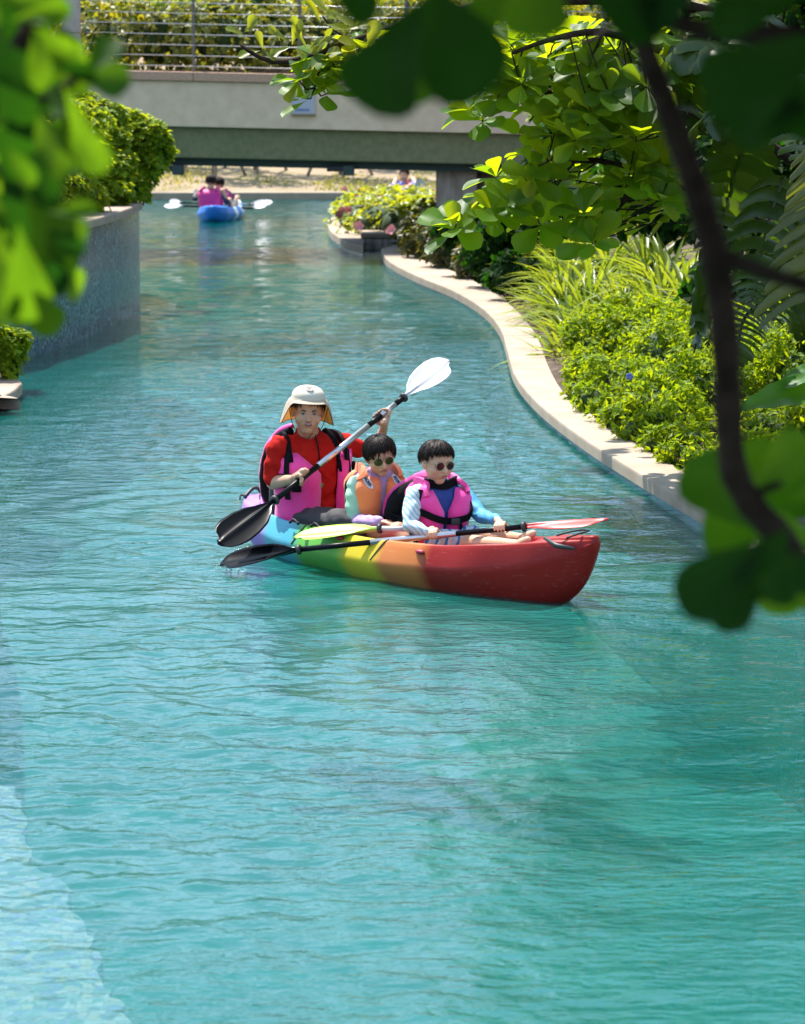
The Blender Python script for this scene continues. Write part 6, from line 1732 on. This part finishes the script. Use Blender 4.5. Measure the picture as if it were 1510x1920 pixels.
for pxa, pya, pxb, pyb, fac in ((683, 893, 697, 916, (-.1, -1, .35)), (739, 892, 751, 912, (.35, -1, .35))):
    cc = P((pxa + pxb) / 2, (pya + pyb) / 2, 17.5); o_ = Vector((0, 0, CAM_H)); d_ = (cc - o_).normalized()
    best = None
    for ob in gv.children:
        if ob.type != 'MESH': continue
        mw = parent_inv(ob).inverted()
        inv = mw.inverted(); lo = inv @ o_; ld = (inv.to_3x3() @ d_).normalized()
        from mathutils.bvhtree import BVHTree
        bt = BVHTree.FromPolygons([v.co for v in ob.data.vertices], [list(p.vertices) for p in ob.data.polygons])
        hit = bt.ray_cast(lo, ld)
        if hit[0] is not None:
            wp = mw @ hit[0]
            if best is None or (wp - o_).length < best[0]: best = ((wp - o_).length, wp, hit[1])
    if best:
        nn_ = Vector(best[2]); nn_ = nn_ if nn_.dot(d_) < 0 else -nn_
        nn_ = (nn_ + Vector((0, -.5, 0))).normalized()
        oval_label(gv, best[1] + nn_ * .006, nn_, P(pxb, pyb, 17.5) - P(pxa, pya, 17.5), .044, .0165)

# ================= the boy
bo = person(P(815, 1008, 17.6), 'small boy in pink life vest and round dark sunglasses sitting in front', 'kayakers in the rainbow kayak')
byaw = R(30)
Tb = Torso(P(815, 1014, 17.66), P(820, 899, 17.62), byaw, .80)
HB = .224
Hb = Frame(P(820, 869, 17.56), R(31), R(7), R(0))
bshR, bshL = P(777, 926, 17.52), P(866, 922, 17.78)
belR, bwrR = P(768, 985, 17.42), P(801, 998, 17.36)
hbR = A2 + (B2 - A2) * ((815 - 556) / (988 - 556)); hbL = A2 + (B2 - A2) * ((940 - 556) / (988 - 556))
belL, bwrL = P(902, 968, 17.62), P(932, 974, 17.40)
mb = MB(); Tb.add(mb, -.012, .97)
mb.tube([Tb.n - Vector((0, 0, .03)), Hb(0, -.08 * HB, -.25 * HB)], [.048, .040], 14)
head_prims(mb, Hb, HB, True)
limb_p(mb, bshR, belR, .035, .028); limb_p(mb, belR, bwrR, .028, .019); limb_p(mb, bshL, belL, .035, .028); limb_p(mb, belL, bwrL, .028, .019)
grip_hand(mb, hbR, PB_u, Vector((-.15, .1, 1)), .82, .0165, bwrR, .62)
grip_hand(mb, hbL, PB_u, Vector((-.15, .25, 1)), .82, .0145, bwrL, .62)
kn1, kn2 = P(905, 1017, 17.27), P(915, 1004, 17.50)
ft1, ft2 = P(975, 1021, 17.00), P(985, 1009, 17.18)
limb_p(mb, Tb(R(-55), .03, -.04), kn1, .052, .035); limb_p(mb, Tb(R(55), .03, -.04), kn2, .052, .035)
limb_p(mb, kn1, ft1, .033, .023); limb_p(mb, kn2, ft2, .033, .023)
for f_ in (ft1, ft2): limb_p(mb, f_, f_ + KX * .06 + Vector((0, 0, .03)), .028, .02)
remeshed('body', mb, M['skin'], bo, .0036, 3)
face_parts(bo, Hb, HB)
sunglasses(bo, Hb, HB, M['lens'], .105)
def blim(t):
    c = math.cos(t)
    return 1.20 + .03 * math.sin(t * 23) if c > .80 else 1.20 + (.80 - c) * .75 if c > .30 else 1.575 if c > -.1 else 1.6 + (-.1 - c) * .5
hair(bo, Hb, HB, blim, 900, True, 1.09, .12, seed=9)
mb = MB(); Tb.add(mb, .004, .985); mb.tube([Tb.n - Vector((0, 0, .03)), Tb.n + Vector((0, 0, .012))], [.058, .05], 16)
remeshed('shirt', mb, M['deepblue'], bo, .008, 3, .002, .04)
mb = MB(); limb_p(mb, Tb(R(-80), .80, -.05), bshR, .05, .046); limb_p(mb, bshR, belR, .047, .040, None, .048); limb_p(mb, belR, bwrR + (bwrR - belR) * .02, .040, .027)
o = remeshed('sleeve', mb, M['stripe'], bo, .006, 3, .0025, .035)
mb = MB(); limb_p(mb, Tb(R(80), .80, -.05), bshL, .05, .045); limb_p(mb, bshL, belL, .046, .038, None, .047); limb_p(mb, belL, bwrL, .038, .027)
remeshed('sleeve', mb, M['blueshirt'], bo, .006, 3, .0025, .035)['label'] = 'bright blue sleeve'
mb = MB(); limb_p(mb, Tb(R(-55), .03, -.04), Tb(R(-55), .03, -.04).lerp(kn1, .6), .072, .062); limb_p(mb, Tb(R(55), .03, -.04), Tb(R(55), .03, -.04).lerp(kn2, .6), .072, .062)
remeshed('shorts', mb, M['shorts'], bo, .007, 3, .003, .04)
bv = empty('life_vest', Tb.p, None, None); bv.parent = bo; bv.matrix_parent_inverse = parent_inv(bo)
Tb.panel('front_panel', -72, -3, .02, .90, .014, .05, M['pink'], bv, lambda v, a, b: (a + 10 * (v > .0) * v, b - max(0, v - .6) * 50))
Tb.panel('front_panel', 3, 66, .02, .90, .014, .05, M['pink'], bv, lambda v, a, b: (a + max(0, v - .6) * 50, b - 8 * v))
Tb.panel('back_panel', 128, 230, .1, .98, .014, .05, M['pink'], bv)
mb = MB()
mb.tube(spline([P(806, 905, 17.66), P(778, 918, 17.72), P(752, 940, 17.78), P(744, 975, 17.80), P(752, 1000, 17.76)], 12), [.03, .035, .045, .055, .062, .066, .07, .07, .066, .06, .055, .05], 14)
for q_ in (P(745, 950, 17.80), P(742, 978, 17.78), P(760, 985, 17.70)): mb.ball(q_, .055, 14)
remeshed('back_cushion', mb, M['neop'], bv, .008, 4, .002, .06)
mb = MB(); mb.tube(spline([P(812, 893, 17.68), P(798, 893, 17.76), P(778, 900, 17.80), P(752, 913, 17.84), P(732, 928, 17.87), P(723, 947, 17.88), P(721, 965, 17.87)], 18), [.030, .034, .036, .034, .032, .030, .028, .026, .024, .022, .020, .018, .016, .015, .014, .012, .010, .008], 12)
remeshed('binding', mb, M['pink'], bv, .006, 2, .0015, .04)
mb = MB(); mb.tube(spline([P(724, 958, 17.76), P(745, 968, 17.70), P(768, 972, 17.66)], 8), .012, 8, flat=.4)
remeshed('webbing', mb, M['web'], bv, .005, 1)
Tb.panel('side_panel', 72, 112, -.02, .7, .012, .03, M['neop'], bv)
Tb.strap('shoulder_pad', [(-120, .97, .035), (-90, .99, .03), (-60, .97, .028), (-45, .90, .035), (-40, .82, .045)], .045, .022, M['pink'], bv)
Tb.strap('shoulder_pad', [(130, .95, .04), (100, .99, .032), (66, .98, .026), (46, .90, .034), (40, .82, .045)], .045, .022, M['pink'], bv)
Tb.strap('collar', [(-75, .99, .035), (-40, .99, .022), (0, .965, .02), (40, .99, .022), (75, .99, .035)], .045, .014, M['neop'], bv)
Tb.strap('webbing', [(-56, .93, .062), (-58, .60, .070), (-58, .30, .070), (-60, .05, .06)], .026, .004, M['web'], bv)
Tb.strap('webbing', [(45, .93, .055), (42, .60, .069), (36, .45, .068)], .026, .004, M['web'], bv)
Tb.strap('webbing', [(-72, .62, .055), (-48, .60, .071), (-22, .50, .068), (0, .43, .052), (30, .46, .069), (62, .52, .055)], .036, .005, M['web'], bv)
Tb.strap('webbing', [(14, .42, .064), (22, .2, .066), (30, .03, .056)], .022, .004, M['web'], bv)
bk = MB(); bk.box(Tb(R(4), .43, .075), (.05, .018, .034), Euler((0, 0, byaw))); bk.build('buckle', M['rubber'], bv, True, .005)

# ================= kayakers beyond the bridge
FY = 56.5
fk, _ = build_kayak('kayak', P(398, 402, FY - 1.5).xy.to_tuple(), (P(432, 395, FY + 1.5).x, FY + 1.5), M['blue_boat'], 'blue and white kayak with two paddlers far off beyond the bridge', None, 1.0)
M['dark_long'] = mat('navy_long_sleeves', (.03, .05, .09), .7)
def far_person(px, py_head, py_seat, Y, yaw, label, vest_m, sleeve_m, arms, pants_m, hcol, gname, legs=None):
    s = 1.0
    seat = P(px, py_seat, Y)
    pr = person(seat, label, gname)
    neck = P(px - 1, py_head + 12, Y)
    T_ = Torso(seat, neck, yaw, 1.0)
    Hf = Frame(P(px, py_head, Y), yaw, R(8))
    mb = MB(); T_.add(mb, -.02, .97); mb.tube([T_.n - Vector((0, 0, .04)), Hf(0, -.02, -.05)], [.06, .05], 10)
    head_prims(mb, Hf, .225)
    for sh, el, ha in arms:
        limb_p(mb, sh, el, .045, .036); limb_p(mb, el, ha, .036, .024); open_hand(mb, ha, ha + (ha - el) * .4, 1.0)
    for k in (-1, 1):
        hp_ = T_(R(60 * k), .02, -.06); f = T_.f if True else 0
        kn = hp_ + T_.f * .36 + T_.l * .12 * k + Vector((0, 0, .16)); limb_p(mb, hp_, kn, .075, .05); limb_p(mb, kn, kn + T_.f * .28 - Vector((0, 0, .22)), .048, .03)
    remeshed('body', mb, M['skin'], pr, .009, 2)
    face_parts(pr, Hf, .225)
    hair(pr, Hf, .225, lambda t: 1.1 if math.cos(t) > .6 else 1.6 if math.cos(t) > 0 else 2.3, 260, False, 1.06, seed=int(px))
    mb = MB(); T_.add(mb, .006, .98)
    for sh, el, ha in arms: limb_p(mb, T_(R(80) if (sh - T_.p).dot(T_.l) > 0 else R(-80), .86, -.05), el, .062, .05); limb_p(mb, el, ha, .05, .036)
    remeshed('shirt', mb, sleeve_m, pr, .012, 2)
    mb = MB()
    for k in (-1, 1):
        hp_ = T_(R(60 * k), .02, -.06); kn = hp_ + T_.f * .2 + T_.l * .07 * k + Vector((0, 0, .09)); limb_p(mb, hp_, kn, .09, .075)
    remeshed('shorts', mb, pants_m, pr, .012, 2)
    v = empty('life_vest', T_.p); v.parent = pr; v.matrix_parent_inverse = parent_inv(pr)
    T_.panel('back_panel', 105, 255, .10, .96, .02, .05, vest_m, v); T_.panel('back_panel', 110, 250, -.06, .07, .02, .04, vest_m, v)
    T_.strap('webbing', [(100, .085, .05), (140, .085, .06), (180, .085, .06), (220, .085, .06), (260, .085, .05)], .03, .008, M['web'], v)
    for k in (-1, 1):
        T_.panel('front_panel', 8 * k if k > 0 else -80, 80 if k > 0 else -8, .05, .9, .02, .045, vest_m, v)
        T_.strap('shoulder_strap', [(k * 150, .9, .06), (k * 110, .98, .04), (k * 60, .98, .035), (k * 40, .86, .05)], .07, .03, vest_m, v)
    return pr
M['white_cloth'] = mat('white_shorts', (.7, .68, .64), .8)
yw = R(168)
far_person(396, 341, 397, FY - .4, yw, 'person with dark hair and pink life vest seen from behind in the blue kayak', M['pink_far'], M['dark_long'],
           [(P(376, 358, FY - .4), P(366, 372, FY - .2), P(368, 358, FY + .2)), (P(417, 358, FY - .4), P(426, 378, FY - .3), P(432, 386, FY + .1))], M['white_cloth'], None, 'kayakers in the blue kayak')
far_person(412, 345, 392, FY + .7, yw, 'person in front of the dark-haired paddler in the blue kayak, partly hidden', M['pink_far'], M['dark_long'],
           [(P(398, 360, FY + .7), P(392, 375, FY + .9), P(394, 380, FY + 1.1)), (P(424, 358, FY + .7), P(436, 368, FY + .8), P(428, 380, FY + 1.0))], M['white_cloth'], None, 'kayakers in the blue kayak')
M['greyblade'] = mat('grey_blade', (.55, .55, .6), .3)
q1, q2 = P(344, 386, FY - .3), P(474, 391, FY + .1)
paddle('rear paddler\'s grey paddle held across the blue kayak', q1, q2, [(0, 1, M['blk'], .016)], (P(308, 388, FY - .3), .17, (0, -.5, 1), M['greyblade'], 1, .02), (P(503, 382, FY + .1), .17, (0, -.6, 1), M['greyblade'], -1, .02), group='paddles of the blue kayak')
q1, q2 = P(340, 380, FY + .6), P(470, 383, FY + 1.0)
paddle('front paddler\'s paddle crossing behind the first on the blue kayak', q1, q2, [(0, .75, M['blk'], .016), (.75, 1, M['alu'], .016)], (P(318, 379, FY + .6), .17, (0, -.5, 1), M['greyblade'], 1, .02), (P(512, 380, FY + 1.0), .17, (0, -.6, 1), M['greyblade'], -1, .02), group='paddles of the blue kayak')
# the one behind the hibiscus
OY = 61.0
build_kayak('kayak', (P(845, 372, OY + .8).x, OY + .8), (P(672, 372, OY - .8).x, OY - .8), M['red_boat'], 'red kayak mostly hidden behind the hibiscus bush')
M['orange_far'] = mat('red_orange_nylon', (.80, .12, .04), .6); M['bluefar'] = mat('bright_blue_sleeves', (.10, .18, .62), .7)
far_person(758, 329, 368, OY, R(-20), 'person in blue sleeves and orange life vest behind the hibiscus bush', M['orange_far'], M['bluefar'],
           [(P(743, 338, OY), P(737, 350, OY - .2), P(733, 348, OY - .5)), (P(775, 336, OY), P(782, 350, OY - .2), P(772, 346, OY - .5))], M['white_cloth'], None, 'kayakers beyond the bridge')
paddle('white paddle held by the person in blue sleeves', P(730, 358, OY - .55), P(778, 351, OY - .55), [(0, 1, M['sign_white'], .018)], (P(712, 354, OY - .55), .16, (0, -1, .3), M['greyblade'], 1, .02), (P(795, 338, OY - .55), .16, (0, -1, .3), M['greyblade'], 1, .02), group='paddles beyond the bridge')

# drops thrown up by the blades
M['drop'] = mat('water_drop', (.8, .9, .92), .05)
mb = MB()
for px, py, k in ((428, 1070, 16), (414, 1066, 8), (446, 1034, 8)):
    for _ in range(k):
        c = G(px + rnd.gauss(0, 9), py + rnd.gauss(0, 3), 0) + Vector((0, 0, abs(rnd.gauss(0, .018))))
        mb.ball(c, rnd.uniform(.0025, .006), 6)
o = mb.build('splash', M['drop']); tag(o, 'small splash of drops under the tip of the black paddle blade', None, None, 'stuff')
